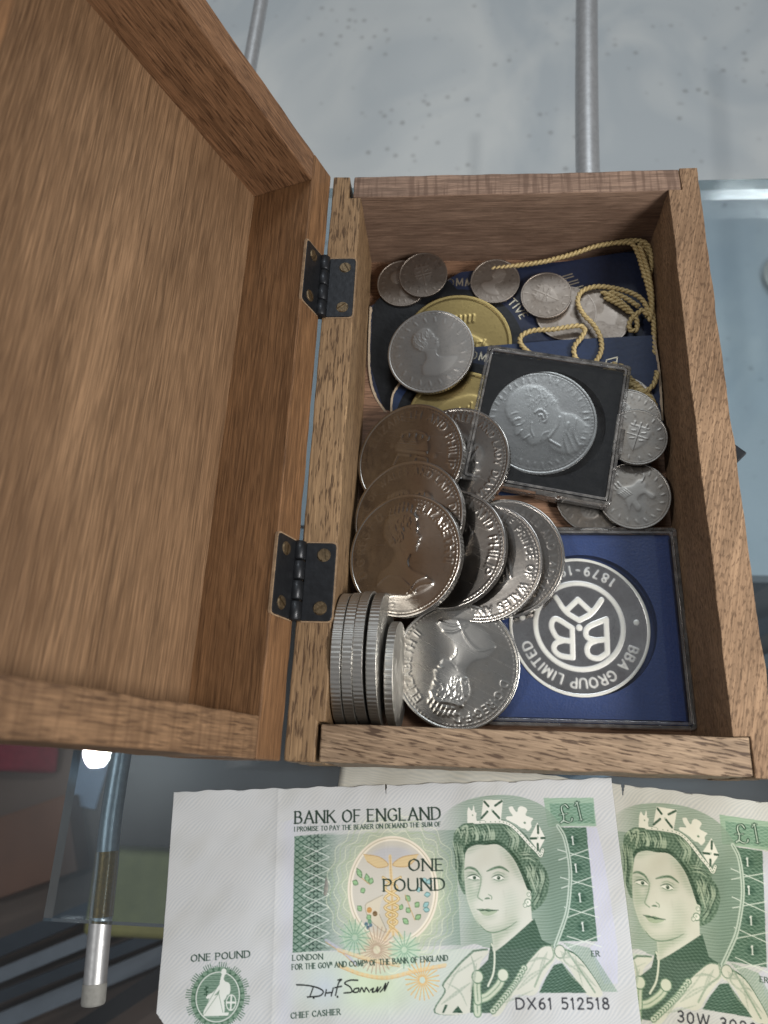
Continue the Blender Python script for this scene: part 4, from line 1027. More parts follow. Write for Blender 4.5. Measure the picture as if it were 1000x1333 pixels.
def coin_case(name, label, w, h, th, hole, mat, loc, tx, ty, spin, border):
    root = empty(name); tag(root, label, 'coin case')
    root.matrix_world = Matrix.Translation([c * MM for c in loc]) @ rot_xyz(tx, ty, spin)
    bm = bmesh.new(); ring_prism(bm, rounded_rect(w, h, 1.2), rounded_rect(w - 2.2, h - 2.2, .6), 0, th)
    bevel_mod(bm_obj('frame', bm, M_plasticrim, root), .3)
    n = 72; ang = [2 * math.pi * k / n for k in range(n)]
    # insert with a round hole for the coin
    iw, ih = w - border * 2, h - border * 2
    bm = bmesh.new()
    def edge_pt(a):
        c, s = math.cos(a), math.sin(a); k = min(iw / 2 / max(abs(c), 1e-6), ih / 2 / max(abs(s), 1e-6)); return (c * k, s * k)
    n2 = 72
    angs = sorted(set([2 * math.pi * k / n2 for k in range(n2)] + [math.atan2(sy * ih, sx * iw) % (2 * math.pi) for sx in (-1, 1) for sy in (-1, 1)]))
    outer = [edge_pt(a) for a in angs]; inner = [(hole / 2 * math.cos(a), hole / 2 * math.sin(a)) for a in angs]
    ring_prism(bm, outer, inner, .9, th - 1.5)
    bm_obj('insert', bm, mat, root)
    bm = bmesh.new(); prism(bm, rounded_rect(w - 2.3, h - 2.3, .6), .05, .8); bm_obj('base', bm, mat, root)
    bm = bmesh.new(); prism(bm, rounded_rect(w - 2.4, h - 2.4, .6), th - .75, th - .05); bevel_mod(bm_obj('cover', bm, M_plastic, root), .15)
    bm = bmesh.new(); ring_prism(bm, rounded_rect(w - 2.6, h - 2.6, .8), rounded_rect(w - 4.2, h - 4.2, .5), th - .04, th + .35)
    bevel_mod(bm_obj('cover_ridge', bm, M_plasticrim, root), .15)
    return root
cb = coin_case('coin_case', 'clear square case with bright blue insert holding the lettered medal', 61.6, 62.6, 5.6, 44.6, M_bluefoam, (85.2, 44.6, 5.0), .3, .6, 0.3, 2.6)
coin('proof_medal', 'mirror finish medal with company lettering in the blue case', 'bba', M_proof, 43.6, 2.6, (83.4, 43.8, 8.3), .3, .6, 178.5, None, 'medal', reed=0, hs=.8)
ck = coin_case('coin_case', 'clear square case with black insert holding a portrait crown', 49.4, 50.6, 6.4, 39.0, M_blackfoam, (74.9, 110.6, 12.6), 2.2, 2.0, -11.2, 2.2)
for (x, y, wx, wy) in ((25.0, -3.0, 1.3, 9), (4, -25.6, 7, 1.2)):
    bm = bmesh.new(); box(bm, x - wx / 2, x + wx / 2, y - wy / 2, y + wy / 2, 1.2, 6.9); bevel_mod(bm_obj('clip', bm, M_plasticrim, ck), .25)
coin('portrait_crown', 'satin grey crown with a man in profile inside the black case', 'statesman', M_grey, 38.4, 2.8, (72.4, 111.2, 16.0), 2.2, 2.0, 38, None, 'coin', hs=.42)

# ------------------------------------------------------------------ the crowns
G_crown = 'large crowns piled in the box'
CR = dict(dia=38.6, thick=2.8)
coin('crown_coin', 'grey crown at the bottom of the fan, resting on the blue case', 'couple', M_nickelb, loc=(59.9, 64.2, 13.9), tx=2, ty=11, spin=-50, group=G_crown, **CR)
coin('crown_coin', 'toned crown second from the bottom of the fan beside the blue case', 'couple', M_nickelb, loc=(53.0, 62.0, 15.8), tx=2, ty=15, spin=-160, group=G_crown, **CR)
coin('crown_coin', 'crown just behind the robed portrait crown, showing monogram lettering', 'monogram', M_nickelb, loc=(42.2, 65.6, 18.2), tx=1, ty=19, spin=-28, group=G_crown, **CR)
coin('crown_coin', 'crown half under the crowned monogram one, near the black case', 'couple', M_nickelb, loc=(43.8, 97.4, 14.2), tx=2, ty=17, spin=-30, group=G_crown, **CR)
coin('crown_coin', 'crown with crowned monogram and anniversary lettering', 'monogram', M_nickelb, loc=(29.2, 97.2, 17.0), tx=3, ty=21, spin=-14, group=G_crown, **CR)
coin('crown_coin', 'wedding crown showing only its top lettering between two others', 'couple', M_nickelb, loc=(29.4, 74.6, 21.0), tx=3, ty=22, spin=0, group=G_crown, **CR)
coin('crown_coin', 'robed portrait crown lying uppermost by the hinged side board', 'queen_robed', M_nickelb, loc=(29.0, 61.6, 24.4), tx=4, ty=23, spin=-6, group=G_crown, hs=1.25, **CR)
coin('crown_coin', 'bright crown with upside-down portrait against the front board', 'queen_bust', M_nickel, loc=(45.2, 30.2, 12.2), tx=7, ty=6, spin=153, group=G_crown, hs=1.35, **CR)
# crowns on edge in the front corner
for k, (x, y, dz, lean, lab) in enumerate((
        (12.6, 29.5, 0, 1.5, 'crown standing on edge, flat against the hinged side board'),
        (15.9, 29.8, 0, 2.0, 'crown standing on edge, second from the hinged side board'),
        (19.3, 30.3, .3, 3.5, 'crown standing on edge, third from the hinged side board'),
        (22.9, 29.9, 0, 3.0, 'crown standing on edge, fourth from the hinged side board'))):
    o = coin('edge_crown', lab, 'queen_bust', M_edge, 38.6, 3.0, (0, 0, 0), group='crowns standing on edge', reed=2)
    o.matrix_world = Matrix.Translation(Vector((x, y, FLOOR + 19.45 + dz)) * MM) @ Matrix.Rotation(math.radians(90 - lean), 4, 'Y') @ Matrix.Rotation(rnd.uniform(0, 6), 4, 'Z')
o = coin('edge_crown', 'smaller coin on edge beside the stack of crowns', 'lion', M_edge, 31.0, 2.6, (0, 0, 0), group='crowns standing on edge', reed=3)
o.matrix_world = Matrix.Translation(Vector((27.2, 26.0, FLOOR + 15.7)) * MM) @ Matrix.Rotation(math.radians(86), 4, 'Y') @ Matrix.Rotation(1.0, 4, 'Z')
NOTE = {
 'hair': [(86.45,15.16),(86.85,13.7),(88.38,12.28),(90.04,11.44),(93.9,11.42),(97.74,11.64),(102.24,11.61),(104.71,12.7),(107.03,15.38),(109.04,17.75),(110.77,19.51),(111.42,20.95),(111.44,22.37),(112.84,24.1),(113.65,26.92),(113.27,29.14),(112.44,31.33),(111.02,33.22),(109.05,34.54),(107.8,34.79),(107.76,31.78),(107.32,29.84),(106.27,27.6),(105.56,25.06),(103.97,21.63),(101.66,18.86),(99.24,17.36),(96.06,17.43),(93.19,17.36),(90.75,18.16),(89.71,19.58),(89.32,22.43),(89.06,25.25),(89.06,27.78),(89.07,30.29),(88.04,29.15),(87.24,26.62),(86.79,23.5),(86.79,20.65),(86.47,17.77)],
 'face': [(89.71,19.58),(90.75,18.16),(93.19,17.36),(96.06,17.43),(99.24,17.36),(101.66,18.86),(103.97,21.63),(105.56,25.06),(106.56,27.88),(107.32,29.84),(107.86,30.68),(107.72,33.97),(107.75,36.96),(108.02,37.09),(96.93,44.61),(96.18,42.47),(95.94,40.32),(95.64,40.03),(94.2,39.42),(92.81,38.1),(91.29,36.04),(93.02,38.84),(91.33,36.37),(90.25,33.89),(89.47,31.4),(89.14,28.06),(89.06,25.25),(89.32,22.43)],
 'cheek': [(89.28,22.99),(90.19,24.71),(90.23,26.68),(91.55,28.11),(92.66,30.36),(92.25,31.73),(90.65,32.53),(92.31,35.57),(93.02,38.84),(91.33,36.37),(90.25,33.89),(89.47,31.4),(89.14,28.06),(89.06,25.25)],
 'neckshade': [(95.94,40.32),(97.28,39.97),(99.28,39.52),(101.32,38.69),(104.43,36.88),(102.59,39.15),(99.84,40.82),(97.75,42.5),(96.93,44.61),(96.18,42.47)],
 'brow1': [(89.3,23.79),(90.27,23.36),(91.53,23.5),(92.75,24.15),(93.76,25.5)],
 'brow2': [(95.72,24.42),(97.18,23.88),(99.42,23.4),(100.95,23.89),(102.14,24.7)],
 'lid1': [(89.74,25.89),(90.94,25.35),(92.21,25.21),(93.51,25.97)],
 'low1': [(90.25,26.26),(91.8,26.66),(93.07,26.47)],
 'lid2': [(97.08,26.05),(98.32,25.52),(99.57,25.49),(100.7,26.24)],
 'low2': [(97.61,26.51),(99.14,26.99),(100.37,26.57)],
 'crease1': [(90.03,24.85),(91.46,24.6),(93.31,25.21)],
 'crease2': [(97.4,25.16),(99.01,24.69),(100.84,25.29)],
 'iris': [(92.0,25.94),(99.05,26.18)],
 'nose': [(93.96,25.78),(93.72,27.6),(93.09,29.54),(92.62,30.91),(93.14,31.48),(93.95,31.94)],
 'nost': [(94.63,31.56),(95.39,31.39),(96.07,31.48)],
 'wing': [(95.77,30.43),(96.66,31.0),(96.55,31.69)],
 'mouth': [(92.16,34.15),(93.32,34.45),(94.41,34.36),(95.47,34.6),(96.72,34.51),(98.42,34.49)],
 'uplip': [(92.25,34.15),(93.66,33.96),(94.42,34.2),(95.2,34.05),(96.73,34.3),(98.33,34.49),(96.71,34.62),(93.62,34.56)],
 'lolip': [(92.7,34.43),(93.92,34.62),(97.94,34.65),(96.64,35.52),(95.08,35.84),(93.71,35.46)],
 'jaw': [(92.81,38.1),(94.2,39.42),(95.64,40.0),(97.28,39.97),(99.28,39.52),(101.32,38.69),(103.39,37.43)],
 'ear': [(106.36,28.43),(107.05,29.42),(107.94,29.86),(108.01,31.79),(106.96,33.82),(105.87,33.93),(105.8,32.29),(106.47,31.75),(106.54,29.83)],
 'earring': [(107.0,32.73),(106.07,33.39),(107.4,30.67)],
 'fl1': [(90.85,11.31),(90.96,8.5),(91.44,7.02),(92.04,7.78),(92.51,7.95),(93.0,6.46),(93.3,8.26),(93.76,8.72),(93.53,9.76),(93.43,11.23)],
 'cross': [(96.01,5.05),(101.93,5.21),(100.84,11.07),(94.92,10.62)],
 'crossm': [[(96.3,5.57),(97.44,6.89)],[(101.52,5.56),(99.45,6.79)],[(95.12,10.09),(97.01,8.36)],[(98.63,8.26),(100.42,10.23)]],
 'fl2': [(103.38,7.35),(104.53,7.08),(105.1,7.99),(105.84,8.75),(106.44,7.43),(107.59,7.17),(108.95,8.1),(108.34,9.56),(109.41,10.18),(110.48,10.65),(109.75,11.66),(109.8,12.83),(108.74,13.97),(107.84,13.37),(106.6,13.04),(105.4,12.13),(104.17,11.51),(102.48,10.58),(102.86,9.86),(104.47,9.75),(103.77,8.55)],
 'dia': [(111.66,11.71),(113.63,15.99),(111.24,19.52),(108.88,16.01)],
 'diam': [[(111.74,12.59),(111.61,14.63)],[(109.26,16.02),(110.94,16.0)],[(112.43,15.98),(113.38,16.01)],[(111.21,17.51),(111.12,19.09)]],
 'band': [(92.95,11.22),(97.78,11.17),(101.61,11.39),(104.08,12.54),(106.44,14.79),(108.75,17.45),(110.77,19.51),(111.76,20.68),(112.54,19.12)],
 'hl': [[(88.23,14.91),(89.27,13.47),(90.36,16.71)],[(89.61,13.19),(91.55,12.95),(90.7,16.43)],[(91.89,12.66),(92.74,14.44),(91.96,16.75)],[(93.84,12.42),(94.66,14.49),(93.87,16.79)],[(95.74,12.76),(96.56,14.83),(95.76,17.13)],[(98.0,12.53),(98.17,14.58),(97.69,16.89)],[(102.16,12.63),(103.86,15.3),(102.99,18.17)],[(103.41,12.96),(105.71,15.93),(104.74,19.94)],[(104.64,13.58),(107.51,17.13),(106.53,21.12)],[(108.26,22.87),(108.99,25.14),(107.8,27.91)],[(110.14,22.91),(109.25,25.71),(109.92,28.51)],[(111.28,24.07),(111.63,26.88),(110.02,30.73)],[(107.43,25.1),(108.37,28.48),(109.3,31.81)],[(87.17,16.63),(87.93,20.11),(87.67,24.66)],[(88.06,17.81),(88.43,22.41),(88.14,27.48)],[(105.95,20.54),(108.46,20.6),(110.55,21.79)],[(111.5,28.27),(110.64,30.74),(108.89,32.9)]],
 'robe': [(95.47,43.14),(96.89,44.64),(108.43,36.77),(110.07,42.17),(113.29,43.7),(109.88,44.13),(106.3,46.51),(104.13,48.89),(101.85,52.69),(95.95,57.33),(94.14,59.41),(88.63,59.33),(89.58,52.98),(91.51,49.17),(94.48,46.79)],
 'piping': [(95.77,42.9),(96.44,44.63),(95.84,49.72),(94.04,53.05)],
 'collar': [(96.89,44.64),(102.24,41.29),(108.41,36.97)],
 'erm1': [(106.3,46.51),(109.93,43.64),(112.73,43.69),(113.65,45.66),(111.71,48.29),(109.19,51.37),(106.63,55.03),(101.1,55.05),(96.89,59.44),(94.69,59.42),(100.03,54.56),(104.13,48.89)],
 'dark2': [(112.82,48.31),(115.1,47.86),(116.58,49.57),(121.19,55.1),(108.02,54.91),(110.29,51.39)],
 'erm2': [(114.14,44.2),(116.57,44.49),(119.22,45.75),(122.16,49.18),(125.41,55.02),(120.93,54.96),(117.18,49.1),(115.17,47.14),(113.47,46.38)],
 'mantle': [(90.41,44.28),(94.67,44.11),(92.23,46.76),(91.51,49.17),(89.61,52.5),(89.71,55.36),(88.07,59.33),(78.66,59.2),(81.68,54.29),(81.2,52.62),(83.0,50.48),(86.56,47.15)],
 'mslit': [[(80.88,59.23),(81.81,57.37),(82.64,57.38),(81.43,59.24)],[(83.65,59.27),(85.4,57.65),(86.69,59.31)]],
 'tass': [(98.41,50.48),(97.11,52.85),(93.87,55.42),(91.02,56.55),(90.72,59.36)],
 'tass2': [(91.28,50.85),(90.94,53.48),(91.02,56.55)],
 'chain': [(104.41,48.89),(101.89,52.21),(100.07,54.09),(97.67,56.41),(95.0,58.95)],
 'oval': [(83.32,9.23),(87.08,6.56),(92.02,4.74),(98.12,3.91),(103.54,3.95),(108.28,4.81),(112.89,6.72),(116.18,9.56),(118.74,13.44),(119.92,18.83),(120.1,24.11),(119.36,29.27),(118.23,34.34),(116.28,39.31),(113.56,43.8),(109.88,44.13),(95.25,43.87),(90.79,42.81),(78.27,42.59),(79.59,11.88)],
 'ovedge': [(117.62,12.87),(119.09,15.61),(119.8,19.89),(119.92,25.15),(119.13,30.29),(117.84,35.34),(116.0,39.31),(113.75,43.61)],
 'net2': [(118.46,13.27),(125.91,13.46),(125.6,42.74),(114.54,42.54),(116.68,39.32),(118.35,34.34),(119.7,29.28),(120.38,24.12),(120.21,18.84),(119.27,15.07)],
 'ones': [(121.48,16.85),(121.54,24.14),(121.82,31.78),(121.83,39.07)],
 'pbox': [(114.12,5.09),(128.99,5.39),(128.88,13.16),(114.66,12.9)],
 'pnet': [(115.76,6.68),(128.81,6.88),(128.62,12.4),(115.92,12.17)],
 'lilac2': [(125.79,13.46),(129.0,13.54),(129.94,20.14),(130.5,31.55),(131.06,44.5),(129.92,53.11),(126.1,53.05),(123.29,44.36),(125.6,42.74)],
 'grad2': [(115.64,42.76),(123.29,44.36),(129.68,54.99),(125.59,54.93),(122.16,49.18),(119.22,45.75)],
 'net1': [(38.37,13.65),(45.12,13.23),(55.41,12.65),(55.28,42.41),(51.72,43.49),(38.53,44.18)],
 'field': [(38.37,13.65),(86.91,13.04),(87.02,42.97),(38.53,44.03)],
 'medal': [(67.92,28.51),(81.28,28.8),(68.27,14.3)],
 'cad': [[(67.34,19.72),(67.64,29.05),(67.77,40.33)],[(65.31,41.17),(67.66,38.55),(70.4,41.04)]],
 'wings': [[(59.42,19.06),(64.17,19.88),(66.76,22.06),(63.59,22.7),(60.46,20.98)],[(75.79,19.45),(71.03,20.04),(68.08,22.1),(72.0,22.66),(74.67,21.07)]],
 'snake': [(65.12,25.3),(69.23,28.17),(65.52,30.84),(69.6,33.2),(65.95,34.94),(68.99,36.79),(66.91,38.09)],
 'snake2': [(70.35,25.42),(65.58,28.09),(69.67,30.93),(65.48,33.12),(69.04,35.0),(66.43,36.74),(67.93,38.11)],
 'leafg': [[(57.27,22.55),(58.82,25.39)],[(60.15,24.02),(60.64,26.83)],[(55.93,26.03),(57.76,27.0)],[(61.98,25.23),(61.16,27.07)],[(58.27,29.09),(59.84,28.2)],[(71.51,30.05),(73.01,31.68)],[(69.62,32.75),(70.89,33.45)],[(71.67,33.24),(72.91,34.62)],[(70.56,35.92),(72.3,37.52)],[(74.24,33.29),(75.57,31.96)],[(74.13,36.44),(75.97,35.13)],[(60.28,34.82),(61.29,36.19)],[(57.45,32.5),(58.74,33.89)]],
 'leafb': [[(76.55,33.34),(78.41,32.02)],[(76.93,30.17),(79.01,29.98)],[(75.21,27.84),(75.67,29.46)],[(77.58,26.97),(79.68,26.55)],[(77.12,25.57),(77.58,26.97)],[(76.53,33.79),(78.57,34.06)]],
 'fruit': [(60.97,33.71),(62.61,34.64),(59.99,37.29),(61.27,37.54),(60.49,38.19),(61.03,36.64)],
 'cornu': [(65.02,29.92),(61.88,31.22),(59.79,32.55),(60.78,35.73),(63.83,38.48),(65.86,39.18),(63.89,34.89)],
 'ros1': [(62.96,43.76)],
 'ros2': [(75.72,51.4)],
 'ros3': [(56.62,40.57),(70.82,43.9)],
 'swag': [[(51.72,47.29),(58.76,49.65),(65.74,50.51),(73.63,49.14),(82.4,47.79)],[(48.14,41.13),(53.49,44.29),(57.02,47.38)],[(51.72,43.49),(60.56,45.92),(69.31,47.58)]],
 'rb': [(17.24,54.61)],
 'rbr': [(23.62,54.7),(16.87,48.46),(26.45,54.74),(16.73,46.18)],
 'brit': [[(17.99,49.31),(18.8,49.33),(18.88,50.68),(20.53,51.61),(20.66,53.84),(19.12,54.93),(19.09,58.9),(13.53,58.83),(14.41,56.2),(15.11,54.65),(17.46,53.8),(17.58,51.34)],[(14.31,54.64),(16.12,53.78),(17.88,52.01)],[(19.59,53.83),(19.12,54.93),(17.84,55.8)]],
 'shield': [(21.15,56.07),(22.63,56.09),(21.26,58.05)],
 'sig': [[(39.86,52.05),(42.95,52.24),(46.04,52.88),(47.53,53.79),(46.49,54.81),(43.0,55.05)],[(44.71,52.57),(43.7,54.99)],[(48.41,53.36),(48.07,54.83)],[(50.42,52.95),(49.82,54.86)],[(48.24,54.17),(50.16,53.98)],[(51.04,54.73),(51.91,51.78),(52.78,50.9),(51.73,51.04)],[(50.86,52.88),(52.78,52.54)],[(57.43,51.12),(55.24,51.09),(53.66,51.81),(55.23,52.72),(55.66,53.91),(53.48,54.17)],[(56.54,53.19),(56.1,53.92),(57.4,53.94),(57.67,53.05),(56.54,53.19)],[(58.01,53.94),(58.55,52.92),(59.23,53.96),(59.77,52.94),(60.63,53.98)],[(60.98,53.55),(61.86,53.12),(61.49,53.99),(62.37,53.86),(63.08,52.84),(62.88,54.02),(63.95,52.85)],[(63.75,54.03),(64.64,53.16),(65.36,51.99),(64.97,53.75),(66.15,51.7)]],
 'text': [('BANK OF ENGLAND', (38.48, 10.08), (82.72, 10.06), 3.26), ('I PROMISE TO PAY THE BEARER ON DEMAND THE SUM OF', (38.34, 12.29), (82.81, 12.01), 1.19), ('ONE', (72.9, 23.67), (82.88, 23.9), 3.01), ('POUND', (65.32, 28.91), (83.07, 28.97), 3.06), ('LONDON', (38.58, 46.09), (47.29, 45.85), 1.3), ('FOR THE GOV  AND COMP  OF THE BANK OF ENGLAND', (38.45, 48.36), (83.14, 46.75), 1.29), ('CHIEF CASHIER', (38.47, 60.1), (52.43, 59.27), 1.31), ('ONE POUND', (8.95, 45.83), (26.02, 45.04), 1.62), ('ER', (123.61, 46.41), (125.78, 46.45), 1.26), ('DX61 512518', (101.51, 58.6), (129.13, 58.97), 2.51), ('£1', (118.57, 12.24), (125.16, 11.33), 4.91)],
}

# ------------------------------------------------------------------ the pound notes: flat print drawn as colours on the paper mesh
NW, NH = 135.0, 67.0
def ell_axes(k):  # centre, right point, top point
    c, r, t = NOTE[k]; return c[0], c[1], abs(r[0] - c[0]), abs(c[1] - t[1])

def draw_note(serial):
    r = Raster(NW, NH, 12.0, 0, 0, (206, 208, 209))
    X, Y = r.x[None, :], r.y[:, None]
    # paper: fine wavy security lines, cream wear and folds
    wv = 0.5 + 0.5 * np.sin((X * .75 + Y * 1.0 + .5 * np.sin(Y * .9) + .35 * np.sin(X * .5)) * 2 * math.pi / .95)
    blk = .85 + .10 * np.tanh(2 * np.sin(X * .37 + .8 * np.sin(Y * .11)) * np.sin(Y * .48 + .5 * np.sin(X * .13)))
    r.img -= (wv * blk)[..., None] * np.array([21, 17, 12], np.float32)
    full = [(0, 0), (NW, 0), (NW, NH), (0, NH)]
    # lilac flank left of the picture, pastel underprint below
    r.fill([(33, 10), (42, 8), (42, 67), (34, 67)], (196, 200, 226), .55, lambda x, y: np.exp(-((x - 37.0) / 2.6) ** 2) * (.6 + .4 * np.sin(x * 9 + np.sin(y * 5) * 2)))
    r.fill([(36, 44), (92, 44), (92, 62), (36, 62)], (196, 214, 196), .75, lambda x, y: np.clip((x - 36) / 8, 0, 1) * np.clip((62 - y) / 6, 0, 1) * (.7 + .3 * np.sin((x + y) * 7) * np.sin((x - y) * 6)))
    r.ell(61, 52, 17, 11, (205, 226, 190), .8, soft=.8); r.ell(48, 53, 9, 8, (188, 200, 224), .6, soft=.9)
    cx, cy, rx, ry = ell_axes('medal')
    # green field: dark at the left net, yellow round the medallion, green again by the portrait
    def fmod(x, y):
        return np.clip(.22 + .80 * np.exp(-((x - 40) / 7.0) ** 2) + .62 * np.clip((x - 80) / 14, 0, 1) ** 1.2, 0, 1) * (.86 + .14 * np.sin(y * 2 * math.pi / .5) * np.sin((x + y * .3) * 2 * math.pi / .8))
    r.fill(NOTE['field'], (66, 112, 88), 1.0, fmod)
    r.ell(cx, cy - 1, rx * 1.75, ry * 1.6, (203, 217, 150), .72, soft=.75)
    r.ell(cx, cy + 2, rx * 1.25, ry * 1.25, (214, 222, 168), .7, soft=.45)
    # left net: crossing zigzags
    net = NOTE['net1']
    def nmod(x, y):
        f = np.maximum(np.abs(np.sin((y * .62 + x * .42) * math.pi)), np.abs(np.sin((y * .62 - x * .42) * math.pi)))
        return np.clip((1.02 - f) * 7, 0, 1) * np.clip((56 - x) / 12, 0, 1)
    r.fill(net, (46, 84, 66), .75, lambda x, y: np.clip((52 - x) / 12, 0, 1) * np.ones_like(y))
    r.fill(net, (24, 50, 42), .85, lambda x, y: np.exp(-((x - 44.6) / 2.6) ** 2) * (np.sin((y * .75 + x * .9) * math.pi) * np.sin((y * .75 - x * .9) * math.pi) > -.1))
    r.fill(net, (190, 208, 196), .55, nmod)
    top, bot = 14.6, 45.2
    for k in range(10):
        y = top + k * 3.3
        for a, b in (((38.8, y - 1.6), (46.5, y + 1.6)), ((46.5, y - 1.6), (38.8, y + 1.6))):
            if max(a[1], b[1]) < bot and min(a[1], b[1]) > top - .4: r.seg((a[0] + 2.5, a[1]), (b[0] + 2.5, b[1]), .2, (218, 228, 222), .95)
    for k in range(5):       # lace of fine loops round the medallion
        t = np.linspace(0, 2 * math.pi, 150); m_ = 1.08 + .09 * k
        pts = [(cx + rx * (m_ + .05 * math.sin(18 * a + k)) * math.cos(a), cy + ry * (m_ + .05 * math.sin(18 * a + k)) * math.sin(a)) for a in t]
        r.line(pts, .2, ((236, 240, 206), (170, 196, 140))[k % 2], .5, False)
    # medallion
    r.ell(cx, cy, rx, ry, (236, 226, 208)); r.ell(cx, cy, rx * .955, ry * .96, (196, 186, 160)); r.ell(cx, cy, rx * .935, ry * .945, (238, 230, 212))
    r.ell(cx, cy, rx * .89, ry * .91, (206, 202, 190)); r.ell(cx, cy - ry * .62, rx * .62, ry * .24, (190, 192, 200), .8, soft=.4)
    tan = (222, 190, 130)
    for p in NOTE['wings']: r.smooth(p, (226, 196, 136), .85); r.line(p, .25, (196, 156, 100), .7)
    for p in NOTE['cad']: r.line(p, .9, (226, 200, 148), .95); r.line(p, .2, (190, 150, 100), .7)
    for k in ('snake', 'snake2'): r.line(NOTE[k], .75, (196, 160, 92), .9); r.line(NOTE[k], .35, (236, 214, 164), .9)
    r.smooth(NOTE['cornu'], (218, 208, 184), .9); r.line(NOTE['cornu'], .22, (168, 160, 140), .8)
    def leaf(p, q, c, w=1.15):
        p, q = np.array(p), np.array(q); d = q - p; n = np.array([-d[1], d[0]]); n = n / (np.linalg.norm(n) + 1e-6) * w * .55; m = (p + q) / 2
        r.smooth([p, m + n, q, m - n], [v * .72 for v in c], .95); r.smooth([p + d * .12, m + n * .62, q - d * .12, m - n * .62], c, .95)
    for p, q in NOTE['leafg']: leaf(p, q, (150, 196, 142), 1.5)
    for p, q in NOTE['leafb']: leaf(p, q, (152, 202, 204), 1.4)
    fc = [(206, 150, 84), (130, 104, 70), (92, 124, 142), (92, 124, 142), (86, 112, 130), (112, 160, 130)]
    for (x, y), c, rr in zip(NOTE['fruit'], fc, (.75, .7, .55, .5, .5, .6)): r.ell(x, y, rr, rr, c)
    for a, b in ((NOTE['leafg'][0][1], NOTE['leafg'][3][1]), (NOTE['leafg'][5][0], NOTE['leafg'][10][0])): r.seg(a, b, .25, (204, 168, 116), .9)
    # rosettes and swags
    def rosette(x, y, rr, c1, c2, n):
        r.ell(x, y, rr, rr * .95, c1, .55, soft=.35)
        for k in range(n):
            a = 2 * math.pi * k / n
            r.seg((x + rr * .18 * math.cos(a), y + rr * .18 * math.sin(a)), (x + rr * .92 * math.cos(a + .06), y + rr * .92 * math.sin(a + .06)), .28, c2, .75)
    x, y = NOTE['ros1'][0]; rosette(x, y, 6.4, (226, 204, 172), (178, 150, 128), 28)
    for k, (x, y) in enumerate(NOTE['ros3']): rosette(x, y, 5.0, (176, 212, 184), (120, 168, 140), 16)
    x, y = NOTE['ros2'][0]; rosette(x, y, 5.2, (190, 216, 200), (232, 168, 84), 22)
    for k, p in enumerate(NOTE['swag']):
        r.line(p, .8, ((232, 196, 136), (186, 186, 206), (226, 206, 160))[k], .6)
        r.line([(a, b + .5) for a, b in p], .25, (214, 160, 100), .6)
    def net2(x, y):
        f = np.minimum(np.abs(np.sin((y * .95 + x * .5) * math.pi)), np.abs(np.sin((y * .95 - x * .5) * math.pi)))
        return np.clip(1 - f * 4.0, 0, 1)
    r.fill(NOTE['pbox'], (150, 182, 160)); r.fill(NOTE['pnet'], (112, 152, 130)); r.fill(NOTE['pnet'], (178, 204, 186), .8, net2)
    # portrait ground, hatched
    hat = lambda x, y: .78 + .22 * np.sin((y + .06 * x) * 2 * math.pi / .52)
    r.smooth(NOTE['oval'], (138, 163, 146), 1.0, lambda x, y: hat(x, y) * np.clip((x - 82) / 9, 0, 1))
    r.smooth(NOTE['oval'], (84, 116, 98), .5, lambda x, y: np.clip((x - 104) / 10, 0, 1) * np.clip((y - 8) / 14, 0, 1) * np.ones_like(x))
    # right column
    r.fill(NOTE['lilac2'], (196, 200, 228), .85, lambda x, y: .65 + .35 * np.sin(x * 6 + 2 * np.sin(y * 4)) * np.sin(y * 7))
    r.fill(NOTE['grad2'], (120, 156, 132), .7, lambda x, y: .7 + .3 * np.sin(x * 8 + y * 7))
    r.fill(NOTE['net2'], (78, 114, 96)); r.fill(NOTE['net2'], (166, 190, 176), .7, net2)
    for k, (x, y) in enumerate(NOTE['ones']):
        for yy in (y + 3.7,):
            r.seg((x - 4.6, yy - 1.4), (x + 4.8, yy + 1.4), .22, (214, 226, 218)); r.seg((x - 4.6, yy + 1.4), (x + 4.8, yy - 1.4), .22, (214, 226, 218))
        r.ell(x + .2, y, 2.3, 1.6, (58, 94, 78), .9, soft=.5)
        sg, tot = text_strokes('1', lambda u, v: (x - .2 + u * 2.1, y + 1.05 - v * 2.1), serif=.14)
        r.segs(sg, 3.0, (222, 230, 226))
    r.line(NOTE['ovedge'], 1.1, (186, 204, 192)); r.line(NOTE['ovedge'], .2, (70, 104, 86), .8)
    # robe
    dk, mid, pale = (58, 90, 72), (88, 124, 100), (207, 210, 198)
    r.smooth(NOTE['mantle'], (112, 138, 120)); 
    r.smooth([((x - 112) * .985 + 112, (y - 58) * .965 + 58) for x, y in NOTE['mantle']], pale)
    for p in NOTE['mslit']: r.fill(p, dk)
    r.fill(NOTE['robe'], dk, 1.0, lambda x, y: .86 + .14 * np.sin((x - y) * 2 * math.pi / .55))
    r.line([(x + 2.0, y - 1.4) for x, y in NOTE['chain'][:3]], 1.3, (96, 130, 106), .6)
    r.smooth(NOTE['erm2'], (84, 116, 96)); r.smooth([(x + .1, y + .5) for x, y in NOTE['erm2']], pale)
    r.fill(NOTE['dark2'], (52, 90, 70), 1.0, lambda x, y: .85 + .15 * np.sin((x * .5 + y) * 2 * math.pi / .6))
    r.smooth(NOTE['erm1'], (96, 126, 106)); r.smooth([(x + .12, y + .35) for x, y in NOTE['erm1']], pale)
    e = NOTE['erm1']; r.line([e[2], (e[3][0] - .8, e[3][1] + .8), (e[4][0] - 2.2, e[4][1] + 1), (e[5][0] - 2.2, e[5][1] + 2)], .5, (150, 170, 150), .9)
    e = NOTE['erm2']; r.line([e[1], (e[2][0] - .8, e[2][1] + 1.6), (e[3][0] - 1.6, e[3][1] + 1.4), (e[4][0] - 2, e[4][1])], .45, (140, 164, 144), .9)
